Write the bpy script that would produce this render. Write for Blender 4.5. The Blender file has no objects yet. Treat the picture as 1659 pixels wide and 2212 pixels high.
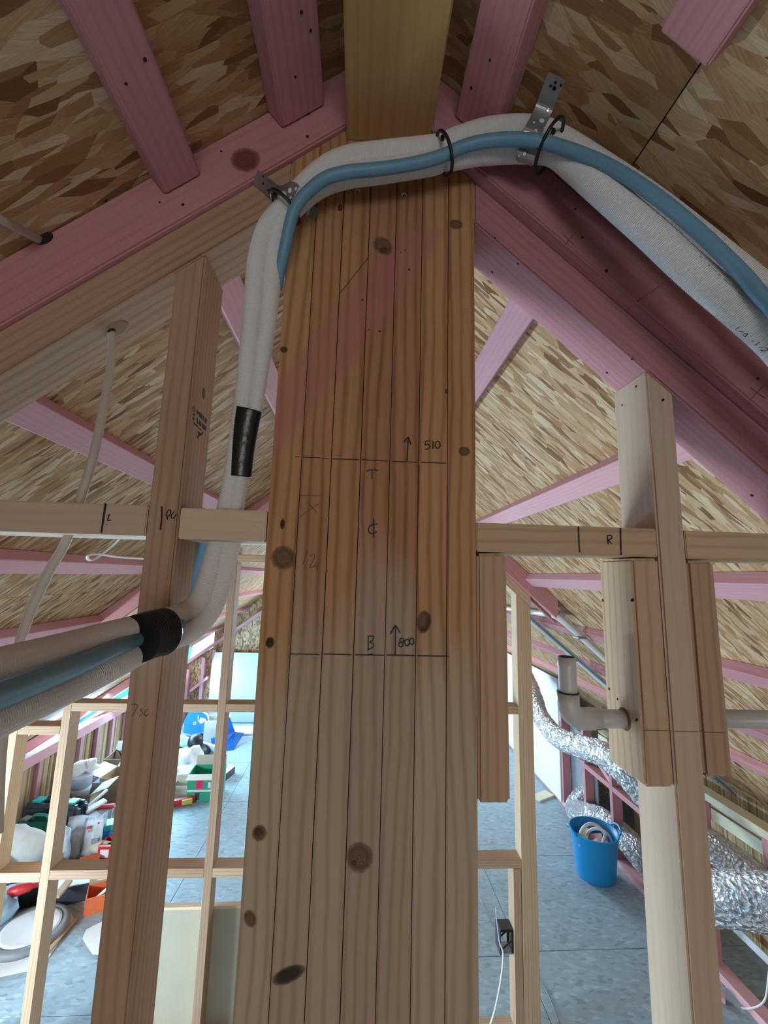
import bpy, bmesh, math, random
from mathutils import Vector, Matrix, Euler
random.seed(7)
S = bpy.context.scene
C = S.collection
PI = math.pi

# ------------------------------------------------------------------ camera
H = 2.45                                  # eye height above the loft floor
FPX = 898.847                             # focal length in pixels of the 1659 x 2212 frame
YAW, PIT, ROL = 0.0600346, 0.152552, 0.0277365
cy, sy, cp, sp, cr, sr = (math.cos(YAW), math.sin(YAW), math.cos(PIT), math.sin(PIT), math.cos(ROL), math.sin(ROL))
FW = Vector((sy * cp, cy * cp, sp))
_r = Vector((cy, -sy, 0)); _u = _r.cross(FW)
RT = _r * cr + _u * sr
UP = -_r * sr + _u * cr
EYE = Vector((0, 0, H))
cam = bpy.data.cameras.new('camera'); camo = bpy.data.objects.new('camera', cam); C.objects.link(camo)
cam.sensor_fit = 'HORIZONTAL'; cam.sensor_width = 36; cam.lens = FPX * 36 / 1659
cam.clip_start = 0.01
M = Matrix.Identity(4)
for i in range(3):
    M[i][0], M[i][1], M[i][2], M[i][3] = RT[i], UP[i], -FW[i], EYE[i]
camo.matrix_world = M
S.camera = camo

# ------------------------------------------------------------------ world, lights, exposure
w = bpy.data.worlds.new('sky'); S.world = w; w.use_nodes = True
bg = w.node_tree.nodes['Background']
bg.inputs[0].default_value = (0.72, 0.86, 1.0, 1); bg.inputs[1].default_value = 3.0
S.view_settings.view_transform = 'Standard'; S.view_settings.look = 'None'
S.view_settings.exposure = 0.38; S.view_settings.gamma = 1; S.view_settings.use_curve_mapping = False

def area(name, loc, target, sx, sy_, power, col):
    l = bpy.data.lights.new(name, 'AREA'); l.shape = 'RECTANGLE'; l.size = sx; l.size_y = sy_
    l.energy = power; l.color = col
    o = bpy.data.objects.new(name, l); C.objects.link(o)
    d = (Vector(target) - Vector(loc)).normalized()
    o.matrix_world = Matrix.Translation(loc) @ d.to_track_quat('-Z', 'Y').to_matrix().to_4x4()
    return o
# daylight through the long opening under the left eave, and the gable window behind the photographer
area('daylight_left_eave', (-3.02, 5.2, 0.85), (-0.4, 4.5, 0.0), 4.4, 0.26, 200, (0.34, 0.67, 1.0))
area('daylight_left_bay', (-3.02, 1.9, 0.85), (-0.6, 2.5, 0.0), 1.9, 0.26, 170, (0.66, 0.86, 1.0))
area('added_fill_far_gable', (0.15, 7.40, 1.75), (0.6, 3.0, 0.4), 1.3, 1.0, 115, (0.68, 0.87, 1.0))  # fill lamp added to brighten the right-hand floor and roof
area('daylight_back_gable', (0.2, -3.6, 1.7), (0.0, 2.0, 1.5), 1.6, 1.0, 15, (1.0, 0.90, 0.82))

# ------------------------------------------------------------------ helpers: pixel of the photograph + distance -> point in the place
def ray(px, py):
    return RT * ((px - 829.5) / FPX) - UP * ((py - 1106) / FPX) + FW
def UY(px, py, y):
    v = ray(px, py); return EYE + v * (y / v.y)
def UX(px, py, x):
    v = ray(px, py); return EYE + v * (x / v.x)
def UZ(px, py, z=0.0):
    v = ray(px, py); return EYE + v * ((z - H) / v.z)
def UC(px, py, c):
    return EYE + ray(px, py) * c
X0, ZR, SL, SR = 0.022, 0.959 + H, 0.815, 0.875
def slope(side): return SL if side < 0 else SR
def roofz(x): return ZR - (SL * (X0 - x) if x < X0 else SR * (x - X0))
def UR(px, py, side, drop=0.0):
    s = slope(side); v = ray(px, py)
    t = ((ZR - drop - H) + s * side * X0) / (v.z + s * side * v.x)
    return EYE + v * t
def rframe(side):
    s = slope(side); n = Vector((s * side, 0, 1)).normalized(); d = Vector((side, 0, -s)).normalized()
    return d, n                                             # down the slope, outward normal

# ------------------------------------------------------------------ helpers: objects
WM = {}
def put(o, Mw, parent=None):
    C.objects.link(o); o.matrix_basis = Mw
    WM[o.name] = Mw
    if parent is not None:
        o.parent = parent; o.matrix_parent_inverse = WM[parent.name].inverted()
    return o
def tag(o, label=None, cat=None, group=None, kind=None):
    if label: o['label'] = label
    if cat: o['category'] = cat
    if group: o['group'] = group
    if kind: o['kind'] = kind
    return o
def thing(name, label, cat, loc=(0, 0, 0), group=None, kind=None, rot=None):
    o = bpy.data.objects.new(name, None); o.empty_display_size = 0.05
    Mw = Matrix.Translation(loc)
    if rot is not None: Mw = Mw @ rot.to_4x4()
    put(o, Mw); return tag(o, label, cat, group, kind)
def frame(origin, xa=(1, 0, 0), za=(0, 0, 1)):
    x = Vector(xa).normalized(); z = Vector(za); z = (z - x * z.dot(x)).normalized(); y = z.cross(x)
    m = Matrix.Identity(4)
    for i in range(3): m[i][0], m[i][1], m[i][2], m[i][3] = x[i], y[i], z[i], origin[i]
    return m
def bm_obj(name, bm, mat, Mw=None, parent=None, smooth=False, bevel=0, seg=1, recalc=True):
    """bm is in world space; Mw is the frame the mesh is stored in"""
    if Mw is None: Mw = Matrix.Identity(4)
    if bevel: bmesh.ops.bevel(bm, geom=list(bm.edges), offset=bevel, segments=seg, affect='EDGES', clamp_overlap=True)
    if recalc: bmesh.ops.recalc_face_normals(bm, faces=list(bm.faces))
    bm.transform(Mw.inverted())
    me = bpy.data.meshes.new(name); bm.to_mesh(me); bm.free()
    for m in (mat if isinstance(mat, (list, tuple)) else [mat]): me.materials.append(m)
    if smooth:
        for p in me.polygons: p.use_smooth = True
    o = bpy.data.objects.new(name, me)
    return put(o, Mw, parent)
def add_hexa(bm, a, b):
    """two quads (lists of four points) joined into a solid"""
    va = [bm.verts.new(p) for p in a]; vb = [bm.verts.new(p) for p in b]; n = len(va)
    bm.faces.new(va); bm.faces.new(vb[::-1])
    for i in range(n): bm.faces.new((va[i], vb[i], vb[(i + 1) % n], va[(i + 1) % n]))
def add_box(bm, c, sx, sy_, sz, R=None):
    R = R or Matrix.Identity(3); c = Vector(c)
    q = lambda x, y, z: c + R @ Vector((x * sx / 2, y * sy_ / 2, z * sz / 2))
    add_hexa(bm, [q(-1, -1, -1), q(1, -1, -1), q(1, 1, -1), q(-1, 1, -1)], [q(-1, -1, 1), q(1, -1, 1), q(1, 1, 1), q(-1, 1, 1)])
def box(name, c, sx, sy_, sz, mat, parent=None, rz=0, rot=None, bevel=0.002, seg=1):
    R = rot if rot is not None else Matrix.Rotation(rz, 3, 'Z')
    bm = bmesh.new(); add_box(bm, c, sx, sy_, sz, R)
    return bm_obj(name, bm, mat, Matrix.Translation(c) @ R.to_4x4(), parent, bevel=bevel, seg=seg)
def xz(name, poly, y0, y1, grain, mat, parent=None, bevel=0.002, seg=2):
    """timber cut to a polygon in the wall plane (x, z) and y0..y1 thick, grain along (gx, gz)"""
    bm = bmesh.new(); add_hexa(bm, [Vector((x, y0, z)) for x, z in poly], [Vector((x, y1, z)) for x, z in poly])
    cx = sum(p[0] for p in poly) / len(poly); cz = sum(p[1] for p in poly) / len(poly)
    return bm_obj(name, bm, mat, frame((cx, (y0 + y1) / 2, cz), (grain[0], 0, grain[1]), (-grain[1], 0, grain[0])), parent, bevel=bevel, seg=seg)
def bar(name, a, b, w_, h_, mat, up=(0, 0, 1), parent=None, bevel=0.002, seg=1):
    """straight member from a to b, w across, h in the direction of up; a and b are the centres of its ends"""
    a = Vector(a); b = Vector(b); Mw = frame((a + b) / 2, b - a, up); L = (b - a).length
    bm = bmesh.new(); add_box(bm, (a + b) / 2, L, w_, h_, Mw.to_3x3())
    return bm_obj(name, bm, mat, Mw, parent, bevel=bevel, seg=seg)
def catmull(pts, n):
    """smooth polyline through rows of numbers"""
    out = []; P = [pts[0]] + list(pts) + [pts[-1]]
    for i in range(1, len(P) - 2):
        for k in range(n):
            t = k / n; t2 = t * t; t3 = t2 * t
            out.append(tuple(0.5 * ((2 * b) + (c - a) * t + (2 * a - 5 * b + 4 * c - d) * t2 + (3 * b - a - 3 * c + d) * t3)
                             for a, b, c, d in zip(P[i - 1], P[i], P[i + 1], P[i + 2])))
    out.append(tuple(pts[-1])); return out
def resample(path, step):
    """path rows are (Vector, radius...); returns rows at equal arc length"""
    out = [path[0]]; acc = 0.0
    for a, b in zip(path, path[1:]):
        d = (Vector(b[:3]) - Vector(a[:3])).length
        if d < 1e-9: continue
        pos = step - acc
        while pos <= d:
            t = pos / d; out.append(tuple(x + (y - x) * t for x, y in zip(a, b))); pos += step
        acc = d - (pos - step)
    return out
def frames(P):
    """parallel-transport frames along points"""
    T = []
    for i in range(len(P)):
        t = (P[min(i + 1, len(P) - 1)] - P[max(i - 1, 0)]); T.append(t.normalized())
    n = T[0].orthogonal().normalized(); out = []
    for i, t in enumerate(T):
        n = (n - t * n.dot(t)).normalized(); out.append((t, n, t.cross(n)))
    return out
def tube_bm(bm, rows, seg=12, rib=0.0, cap=True, flat=1.0, flatdir=None, jitter=0.0):
    P = [Vector(r[:3]) for r in rows]; Fm = frames(P); rings = []
    for i, (p, (t, n, b)) in enumerate(zip(P, Fm)):
        r = rows[i][3] * (1 + (rib if i % 2 else 0))
        if flatdir is not None:
            n = (Vector(flatdir) - t * Vector(flatdir).dot(t)).normalized(); b = t.cross(n)
        ring = []
        for k in range(seg):
            a = 2 * PI * k / seg; rr = r * (1 + random.uniform(-jitter, jitter))
            ring.append(bm.verts.new(p + n * math.cos(a) * rr * flat + b * math.sin(a) * rr))
        rings.append(ring)
    for A, B in zip(rings, rings[1:]):
        for k in range(seg): bm.faces.new((A[k], A[(k + 1) % seg], B[(k + 1) % seg], B[k]))
    if cap: bm.faces.new(rings[0][::-1]); bm.faces.new(rings[-1])
def tube(name, pts, mat, parent=None, seg=12, step=None, rib=0.0, n=8, flat=1.0, flatdir=None, jitter=0.0, smooth=True, cap=True):
    """pts rows (x, y, z, r)"""
    rows = catmull(pts, n)
    if step: rows = resample(rows, step)
    bm = bmesh.new(); tube_bm(bm, rows, seg, rib, cap, flat, flatdir, jitter)
    o0 = Vector(rows[0][:3])
    return bm_obj(name, bm, mat, Matrix.Translation(o0), parent, smooth=smooth)
def lathe(name, prof, mat, loc, parent=None, seg=24, axis=(0, 0, 1), sx=1.0, smooth=True, xa=None):
    """prof rows (r, h) turned about axis"""
    z = Vector(axis).normalized(); x = Vector(xa) if xa else z.orthogonal(); Mw = frame(loc, x, z)
    if abs(z.dot(Vector(x).normalized())) > 0.99: Mw = frame(loc, z.orthogonal(), z)
    bm = bmesh.new(); rings = []
    for r, h in prof:
        rings.append([bm.verts.new((math.cos(2 * PI * k / seg) * r * sx, math.sin(2 * PI * k / seg) * r, h)) for k in range(seg)])
    for A, B in zip(rings, rings[1:]):
        for k in range(seg): bm.faces.new((A[k], A[(k + 1) % seg], B[(k + 1) % seg], B[k]))
    bm.faces.new(rings[0][::-1]); bm.faces.new(rings[-1])
    bmesh.ops.remove_doubles(bm, verts=list(bm.verts), dist=1e-6)
    m3 = Mw.to_3x3(); Mr = Matrix.Identity(4)
    for i in range(3):
        for j in range(3): Mr[i][j] = m3[i][j]
        Mr[i][3] = loc[i]
    bm.transform(Mr)
    o = bm_obj(name, bm, mat, Mr, parent, smooth=smooth)
    return o
def strokes(name, lines, mat, parent, width=0.0018, n=6, off=(0, -1, 0)):
    """pen strokes: lists of world points, laid as thin ribbons on a face whose normal is off"""
    bm = bmesh.new(); nv = Vector(off).normalized()
    for ln in lines:
        P = [Vector(p) for p in (catmull([tuple(q) for q in ln], n) if len(ln) > 2 else [tuple(q) for q in ln])]
        prev = None
        for i, p in enumerate(P):
            t = (P[min(i + 1, len(P) - 1)] - P[max(i - 1, 0)])
            if t.length < 1e-9: continue
            t.normalize(); s = t.cross(nv).normalized() * width / 2 * random.uniform(0.8, 1.15)
            a = [bm.verts.new(p + s + nv * 0.0004), bm.verts.new(p - s + nv * 0.0004)]
            if prev: bm.faces.new((prev[0], prev[1], a[1], a[0]))
            prev = a
    return bm_obj(name, bm, mat, WM[parent.name], parent, recalc=False)
def disc(name, p, nrm, r, mat, parent, sx=1.0, xa=None, seg=12, th=0.0008):
    return lathe(name, [(r, 0), (r, th * 0.6), (r * 0.8, th)], mat, Vector(p), parent, seg, nrm, sx, xa=xa)
def textmesh(name, s, size, mat, Mw, parent):
    cu = bpy.data.curves.new(name, 'FONT'); cu.body = s; cu.size = size; cu.align_x = 'CENTER'; cu.align_y = 'CENTER'
    to = bpy.data.objects.new(name + '_tmp', cu); C.objects.link(to)
    dg = bpy.context.evaluated_depsgraph_get(); me = bpy.data.meshes.new_from_object(to.evaluated_get(dg))
    bpy.data.objects.remove(to)
    me.name = name; me.materials.clear(); me.materials.append(mat)
    o = bpy.data.objects.new(name, me); return put(o, Mw, parent)
def copy_tree(o, Mw, parent=None):
    c = o.copy(); put(c, Mw, parent)
    for ch in o.children:
        rel = WM[o.name].inverted() @ WM[ch.name]
        copy_tree(ch, Mw @ rel, c)
    return c

# ------------------------------------------------------------------ materials
def newmat(name):
    m = bpy.data.materials.new(name); m.use_nodes = True; nt = m.node_tree
    return m, nt, nt.nodes['Principled BSDF']
def nd(nt, t, **kw):
    n = nt.nodes.new(t)
    for k, v in kw.items():
        if k in n.inputs.keys() if isinstance(k, str) else False: n.inputs[k].default_value = v
        else: setattr(n, k, v)
    return n
def lk(nt, a, b): nt.links.new(a, b)
def math_(nt, op, a, b=None, clamp=False):
    n = nt.nodes.new('ShaderNodeMath'); n.operation = op; n.use_clamp = clamp
    for i, v in enumerate((a, b)):
        if v is None: continue
        if isinstance(v, (int, float)): n.inputs[i].default_value = v
        else: lk(nt, v, n.inputs[i])
    return n.outputs[0]
def mixc(nt, fac, a, b, blend='MIX'):
    n = nt.nodes.new('ShaderNodeMix'); n.data_type = 'RGBA'; n.blend_type = blend
    for i, v in ((0, fac), (6, a), (7, b)):
        if isinstance(v, (int, float)): n.inputs[i].default_value = v
        elif isinstance(v, tuple): n.inputs[i].default_value = v if len(v) == 4 else (*v, 1)
        else: lk(nt, v, n.inputs[i])
    return n.outputs[2]
def ramp(nt, fac, stops, interp='LINEAR'):
    n = nt.nodes.new('ShaderNodeValToRGB'); n.color_ramp.interpolation = interp
    e = n.color_ramp.elements
    while len(e) < len(stops): e.new(0.5)
    for el, (p, c) in zip(e, stops): el.position = p; el.color = (*c, 1) if len(c) == 3 else c
    lk(nt, fac, n.inputs[0]); return n.outputs[0]
def mapping(nt, vec, loc=(0, 0, 0), rot=(0, 0, 0), scale=(1, 1, 1)):
    n = nt.nodes.new('ShaderNodeMapping')
    n.inputs[1].default_value = loc; n.inputs[2].default_value = rot; n.inputs[3].default_value = scale
    lk(nt, vec, n.inputs[0]); return n.outputs[0]
def noise(nt, vec, scale, detail=3, rough=0.5, out=0):
    n = nt.nodes.new('ShaderNodeTexNoise'); n.inputs['Scale'].default_value = scale
    n.inputs['Detail'].default_value = detail; n.inputs['Roughness'].default_value = rough
    lk(nt, vec, n.inputs['Vector']); return n.outputs[out]
def objcoord(nt, amp=7.0):
    """object coordinates shifted by a random amount per object"""
    tc = nt.nodes.new('ShaderNodeTexCoord'); oi = nt.nodes.new('ShaderNodeObjectInfo')
    cmb = nt.nodes.new('ShaderNodeCombineXYZ')
    for i, k in enumerate((31.7, 0.19, 0.13)):
        lk(nt, math_(nt, 'MULTIPLY', oi.outputs['Random'], k), cmb.inputs[i])
    va = nt.nodes.new('ShaderNodeVectorMath'); va.operation = 'ADD'
    lk(nt, tc.outputs['Object'], va.inputs[0]); lk(nt, cmb.outputs[0], va.inputs[1])
    return va.outputs[0], oi.outputs['Random'], tc
def bump(nt, h, bsdf, strength=0.3, dist=0.002):
    b = nt.nodes.new('ShaderNodeBump'); b.inputs['Strength'].default_value = strength; b.inputs['Distance'].default_value = dist
    lk(nt, h, b.inputs['Height']); lk(nt, b.outputs[0], bsdf.inputs['Normal'])
def plain(name, col, rough=0.6, metal=0.0, var=0.06, scale=30, bmp=0.0, trans=0.0, spec=None):
    m, nt, b = newmat(name)
    tc = nt.nodes.new('ShaderNodeTexCoord'); f = noise(nt, tc.outputs['Object'], scale, 4)
    c0 = tuple(max(0, x * (1 - var * 2)) for x in col); c1 = tuple(min(1, x * (1 + var * 2)) for x in col)
    lk(nt, mixc(nt, f, c0, c1), b.inputs['Base Color'])
    b.inputs['Roughness'].default_value = rough; b.inputs['Metallic'].default_value = metal
    if trans: b.inputs['Transmission Weight'].default_value = trans
    if spec is not None: b.inputs['Specular IOR Level'].default_value = spec
    if bmp: bump(nt, f, b, bmp, 0.01)
    return m
def wood(name, light, dark, contrast=1.0, extra=None, ringscale=26):
    m, nt, b = newmat(name)
    v, rnd, tc = objcoord(nt)
    # slow wander of the grain
    wob = noise(nt, mapping(nt, v, scale=(1.3, 7, 7)), 1.0, 2, 0.5, out=1)
    off = nt.nodes.new('ShaderNodeVectorMath'); off.operation = 'MULTIPLY_ADD'
    lk(nt, wob, off.inputs[0]); off.inputs[1].default_value = (0, 0.035, 0.035); lk(nt, v, off.inputs[2])
    pith = mapping(nt, off.outputs[0], loc=(0, 0.05, 0.035))
    wv = nt.nodes.new('ShaderNodeTexWave'); wv.wave_type = 'RINGS'; wv.rings_direction = 'X'; wv.wave_profile = 'SIN'
    wv.inputs['Scale'].default_value = ringscale; wv.inputs['Distortion'].default_value = 1.6; wv.inputs['Detail'].default_value = 1.5; wv.inputs['Detail Scale'].default_value = 0.35
    lk(nt, pith, wv.inputs['Vector'])
    rings = math_(nt, 'POWER', wv.outputs['Fac'], 2.6)
    fib = noise(nt, mapping(nt, v, scale=(5, 260, 260)), 1.0, 3, 0.6)
    blo = noise(nt, mapping(nt, v, scale=(2.5, 16, 16)), 1.0, 3, 0.5)
    f = math_(nt, 'ADD', math_(nt, 'MULTIPLY', rings, 0.5 * contrast), math_(nt, 'MULTIPLY', math_(nt, 'SUBTRACT', fib, 0.5), 0.8))
    f = math_(nt, 'ADD', f, math_(nt, 'MULTIPLY', math_(nt, 'SUBTRACT', blo, 0.5), 0.9), clamp=True)
    col = mixc(nt, f, light, dark)
    hs = nt.nodes.new('ShaderNodeHueSaturation'); lk(nt, col, hs.inputs['Color'])
    lk(nt, math_(nt, 'ADD', math_(nt, 'MULTIPLY', rnd, 0.34), 0.82), hs.inputs['Value'])
    lk(nt, math_(nt, 'ADD', math_(nt, 'MULTIPLY', rnd, 0.02), 0.49), hs.inputs['Hue'])
    col = hs.outputs[0]
    if extra: col = extra(nt, col, v, rnd)
    lk(nt, col, b.inputs['Base Color']); b.inputs['Roughness'].default_value = 0.72
    b.inputs['Specular IOR Level'].default_value = 0.3
    bump(nt, math_(nt, 'ADD', fib, math_(nt, 'MULTIPLY', rings, 0.25)), b, 0.18, 0.0012)
    return m
def post_extra(nt, col, v, rnd):
    """weathering tide line part-way down the post and a slanting smear of pink treatment dye"""
    g = nt.nodes.new('ShaderNodeNewGeometry'); sp_ = nt.nodes.new('ShaderNodeSeparateXYZ'); lk(nt, g.outputs['Position'], sp_.inputs[0])
    nz = noise(nt, mapping(nt, g.outputs['Position'], scale=(26, 26, 5)), 1.0, 3)
    wob = math_(nt, 'ADD', math_(nt, 'MULTIPLY', math_(nt, 'SUBTRACT', nz, 0.5), 0.22), math_(nt, 'MULTIPLY', math_(nt, 'SUBTRACT', rnd, 0.5), 0.22))
    t = math_(nt, 'MULTIPLY', math_(nt, 'SUBTRACT', math_(nt, 'ADD', sp_.outputs['Z'], wob), H - 0.02), 9.0, clamp=True)
    t = math_(nt, 'MULTIPLY', math_(nt, 'ADD', math_(nt, 'MULTIPLY', math_(nt, 'SUBTRACT', math_(nt, 'ADD', sp_.outputs['Z'], wob), H - 0.03), 7.0), 0.5), 1.0, clamp=True)
    warm = mixc(nt, 1.0, col, (0.84, 0.63, 0.48), 'MULTIPLY')
    grey = mixc(nt, 0.42, col, (0.36, 0.315, 0.265))
    col = mixc(nt, t, grey, warm)
    # distance from the slanting line of the dye smear in the x-z plane
    d = math_(nt, 'ADD', math_(nt, 'MULTIPLY', sp_.outputs['X'], -0.85), math_(nt, 'MULTIPLY', math_(nt, 'SUBTRACT', sp_.outputs['Z'], H + 0.445), 0.53))
    d = math_(nt, 'ADD', d, math_(nt, 'MULTIPLY', math_(nt, 'SUBTRACT', nz, 0.5), 0.035))
    k = math_(nt, 'SUBTRACT', 1.0, math_(nt, 'MULTIPLY', math_(nt, 'ABSOLUTE', d), 22.0), clamp=True)
    k = math_(nt, 'MULTIPLY', k, 2.2, clamp=True)
    hi = math_(nt, 'SUBTRACT', 1.0, math_(nt, 'MULTIPLY', math_(nt, 'SUBTRACT', sp_.outputs['Z'], H + 0.58), 40.0), clamp=True)
    k = math_(nt, 'MULTIPLY', math_(nt, 'MULTIPLY', k, hi), math_(nt, 'ADD', math_(nt, 'MULTIPLY', nz, 0.5), 0.32))
    return mixc(nt, k, col, (0.46, 0.17, 0.17))
PINE = wood('pine', (0.58, 0.405, 0.265), (0.38, 0.23, 0.125))
PINE_PALE = wood('pale_pine', (0.67, 0.52, 0.38), (0.55, 0.395, 0.265), 0.6)
GOLD = wood('golden_beam_timber', (0.52, 0.315, 0.13), (0.41, 0.23, 0.08), 0.7, ringscale=16)
POST = wood('post_timber', (0.58, 0.41, 0.27), (0.27, 0.16, 0.085), 1.25, post_extra)
PINK = wood('pink_treated_timber', (0.57, 0.265, 0.28), (0.43, 0.165, 0.175), 0.7)
PINK_PALE = wood('pale_pink_timber', (0.64, 0.345, 0.375), (0.54, 0.25, 0.275), 0.6)
def knotmat(name, core, rim):
    m, nt, b = newmat(name)
    tc = nt.nodes.new('ShaderNodeTexCoord'); v = mapping(nt, tc.outputs['Generated'], loc=(-0.5, -0.5, 0), scale=(1, 1, 0))
    nz = noise(nt, v, 5, 3, out=0)
    ln = nt.nodes.new('ShaderNodeVectorMath'); ln.operation = 'LENGTH'; lk(nt, v, ln.inputs[0])
    r = math_(nt, 'ADD', ln.outputs['Value'], math_(nt, 'MULTIPLY', math_(nt, 'SUBTRACT', nz, 0.5), 0.16))
    rg = math_(nt, 'ADD', math_(nt, 'MULTIPLY', math_(nt, 'SINE', math_(nt, 'MULTIPLY', r, 75.0)), 0.22), math_(nt, 'MULTIPLY', r, 1.5), clamp=True)
    lk(nt, mixc(nt, rg, core, rim), b.inputs['Base Color']); b.inputs['Roughness'].default_value = 0.75
    al = math_(nt, 'MULTIPLY', math_(nt, 'SUBTRACT', 0.48, r), 3.2, clamp=True)
    lk(nt, al, b.inputs['Alpha'])
    return m
KNOT = knotmat('knot_wood', (0.06, 0.03, 0.015), (0.17, 0.085, 0.04))
def osb(name, cols, lx, wy, rough=0.8):
    m, nt, b = newmat(name)
    v, rnd, tc = objcoord(nt)
    dis = noise(nt, v, 14, 2, out=1)
    vv = nt.nodes.new('ShaderNodeVectorMath'); vv.operation = 'MULTIPLY_ADD'
    lk(nt, dis, vv.inputs[0]); vv.inputs[1].default_value = (0.010, 0.006, 0); lk(nt, v, vv.inputs[2])
    prev = None; hgt = None
    for i, (ang, kx, ky) in enumerate(((0.1, 0.9, 1.0), (-0.45, 1.1, 1.1), (0.75, 1.2, 0.9), (-0.95, 1.3, 1.0), (0.05, 2.0, 2.0))):
        mp = mapping(nt, vv.outputs[0], loc=(i * 3.7, i * 1.9, 0), rot=(0, 0, ang), scale=(lx * kx, wy * ky, 1))
        vo = nt.nodes.new('ShaderNodeTexVoronoi'); vo.voronoi_dimensions = '2D'; vo.inputs['Scale'].default_value = 1.0
        lk(nt, mp, vo.inputs['Vector'])
        sx = nt.nodes.new('ShaderNodeSeparateColor'); lk(nt, vo.outputs['Color'], sx.inputs[0])
        c = ramp(nt, sx.outputs[0], cols, 'LINEAR')
        gr = noise(nt, mapping(nt, mp, scale=(1.0, 9, 1)), 1.8, 4, 0.6)
        c = mixc(nt, math_(nt, 'MULTIPLY', math_(nt, 'SUBTRACT', gr, 0.3, True), 1.2), c, (0.30, 0.20, 0.12), 'MULTIPLY')
        if prev is None: prev = c; hgt = sx.outputs[1]
        else:
            k = math_(nt, 'GREATER_THAN', sx.outputs[2], 0.5)
            prev = mixc(nt, k, prev, c)
            hgt = math_(nt, 'ADD', math_(nt, 'MULTIPLY', hgt, math_(nt, 'SUBTRACT', 1, k)), math_(nt, 'MULTIPLY', sx.outputs[1], k))
    lk(nt, prev, b.inputs['Base Color']); b.inputs['Roughness'].default_value = rough
    b.inputs['Specular IOR Level'].default_value = 0.25
    bump(nt, hgt, b, 0.35, 0.002)
    return m
OSB = osb('strand_board', [(0.0, (0.22, 0.10, 0.045)), (0.18, (0.44, 0.245, 0.11)), (0.55, (0.58, 0.375, 0.20)), (0.85, (0.68, 0.49, 0.30)), (1.0, (0.76, 0.62, 0.44))], 8.5, 48)
OSB_WALL = osb('wall_strand_board', [(0.0, (0.26, 0.14, 0.06)), (0.5, (0.52, 0.36, 0.19)), (1.0, (0.70, 0.58, 0.40))], 12, 26)
def floor_mat():
    m, nt, b = newmat('flooring_sheet')
    v, rnd, tc = objcoord(nt)
    vo = nt.nodes.new('ShaderNodeTexVoronoi'); vo.inputs['Scale'].default_value = 1.0; vo.voronoi_dimensions = '2D'
    lk(nt, mapping(nt, v, rot=(0, 0, 0.6), scale=(26, 60, 1)), vo.inputs['Vector'])
    sx = nt.nodes.new('ShaderNodeSeparateColor'); lk(nt, vo.outputs['Color'], sx.inputs[0])
    c = ramp(nt, sx.outputs[0], [(0, (0.20, 0.27, 0.31)), (0.2, (0.315, 0.42, 0.475)), (0.8, (0.375, 0.49, 0.55)), (1, (0.50, 0.62, 0.68))])
    n2 = noise(nt, v, 5, 5, 0.65)
    c = mixc(nt, math_(nt, 'MULTIPLY', n2, 0.9), c, (0.27, 0.355, 0.40))
    spk = math_(nt, 'GREATER_THAN', noise(nt, v, 120, 2), 0.72)
    c = mixc(nt, math_(nt, 'MULTIPLY', spk, 0.5), c, (0.16, 0.14, 0.12))
    lk(nt, c, b.inputs['Base Color']); b.inputs['Roughness'].default_value = 0.5
    bump(nt, n2, b, 0.1, 0.003)
    return m
FLOOR = floor_mat()
def foil():
    m, nt, b = newmat('silver_foil')
    v, rnd, tc = objcoord(nt)
    n1 = noise(nt, mapping(nt, v, scale=(24, 24, 24)), 1.0, 5, 0.75)
    n2 = nt.nodes.new('ShaderNodeTexVoronoi'); n2.inputs['Scale'].default_value = 55; lk(nt, v, n2.inputs['Vector'])
    lk(nt, mixc(nt, n1, (0.62, 0.66, 0.70), (0.86, 0.88, 0.90)), b.inputs['Base Color'])
    b.inputs['Metallic'].default_value = 0.95; b.inputs['Roughness'].default_value = 0.22
    bump(nt, math_(nt, 'ADD', n1, math_(nt, 'MULTIPLY', n2.outputs['Distance'], 0.7)), b, 1.0, 0.035)
    return m
FOIL = foil()
INK = plain('marker_ink', (0.012, 0.009, 0.016), 0.6)
PENCIL = plain('pencil_line', (0.12, 0.085, 0.06), 0.7)
FOAM = plain('white_pipe_lagging', (0.80, 0.80, 0.79), 0.75, var=0.02, scale=400, bmp=0.15)
BLUE = plain('blue_hose', (0.15, 0.33, 0.46), 0.45, var=0.03)
BLACK = plain('black_plastic', (0.012, 0.012, 0.014), 0.4)
TAPE = plain('black_tape', (0.010, 0.010, 0.011), 0.28, bmp=0.1, scale=90)
ZINC = plain('galvanised_steel', (0.42, 0.42, 0.42), 0.42, 0.85, var=0.12, scale=60)
DARK = plain('dark_hole', (0.015, 0.012, 0.01), 0.9)
NAIL = plain('nail_steel', (0.16, 0.14, 0.13), 0.4, 0.8)
BRIGHT = plain('bright_screw', (0.75, 0.75, 0.72), 0.25, 0.9)
PVC = plain('pale_grey_pvc', (0.62, 0.63, 0.61), 0.35, var=0.02)
GIB = plain('white_lining_board', (0.80, 0.81, 0.82), 0.8, var=0.02)
CABLE = plain('grey_cable', (0.52, 0.47, 0.40), 0.5)
WHITECAB = plain('white_cable', (0.78, 0.77, 0.72), 0.45)
CARD = plain('cardboard', (0.42, 0.31, 0.20), 0.85, var=0.06)
WHITE = plain('white_plastic', (0.78, 0.79, 0.80), 0.4, var=0.03)
RED = plain('red_plastic', (0.55, 0.03, 0.03), 0.4)
ORANGE = plain('orange_card', (0.75, 0.16, 0.05), 0.6)
GREEN = plain('green_plastic', (0.015, 0.20, 0.15), 0.45)
NAVY = plain('dark_slate_plastic', (0.035, 0.045, 0.06), 0.45)
BLUEP = plain('blue_plastic', (0.015, 0.20, 0.62), 0.4)
BUCKET = plain('bright_blue_bucket', (0.01, 0.30, 0.66), 0.4, var=0.03)
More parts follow.
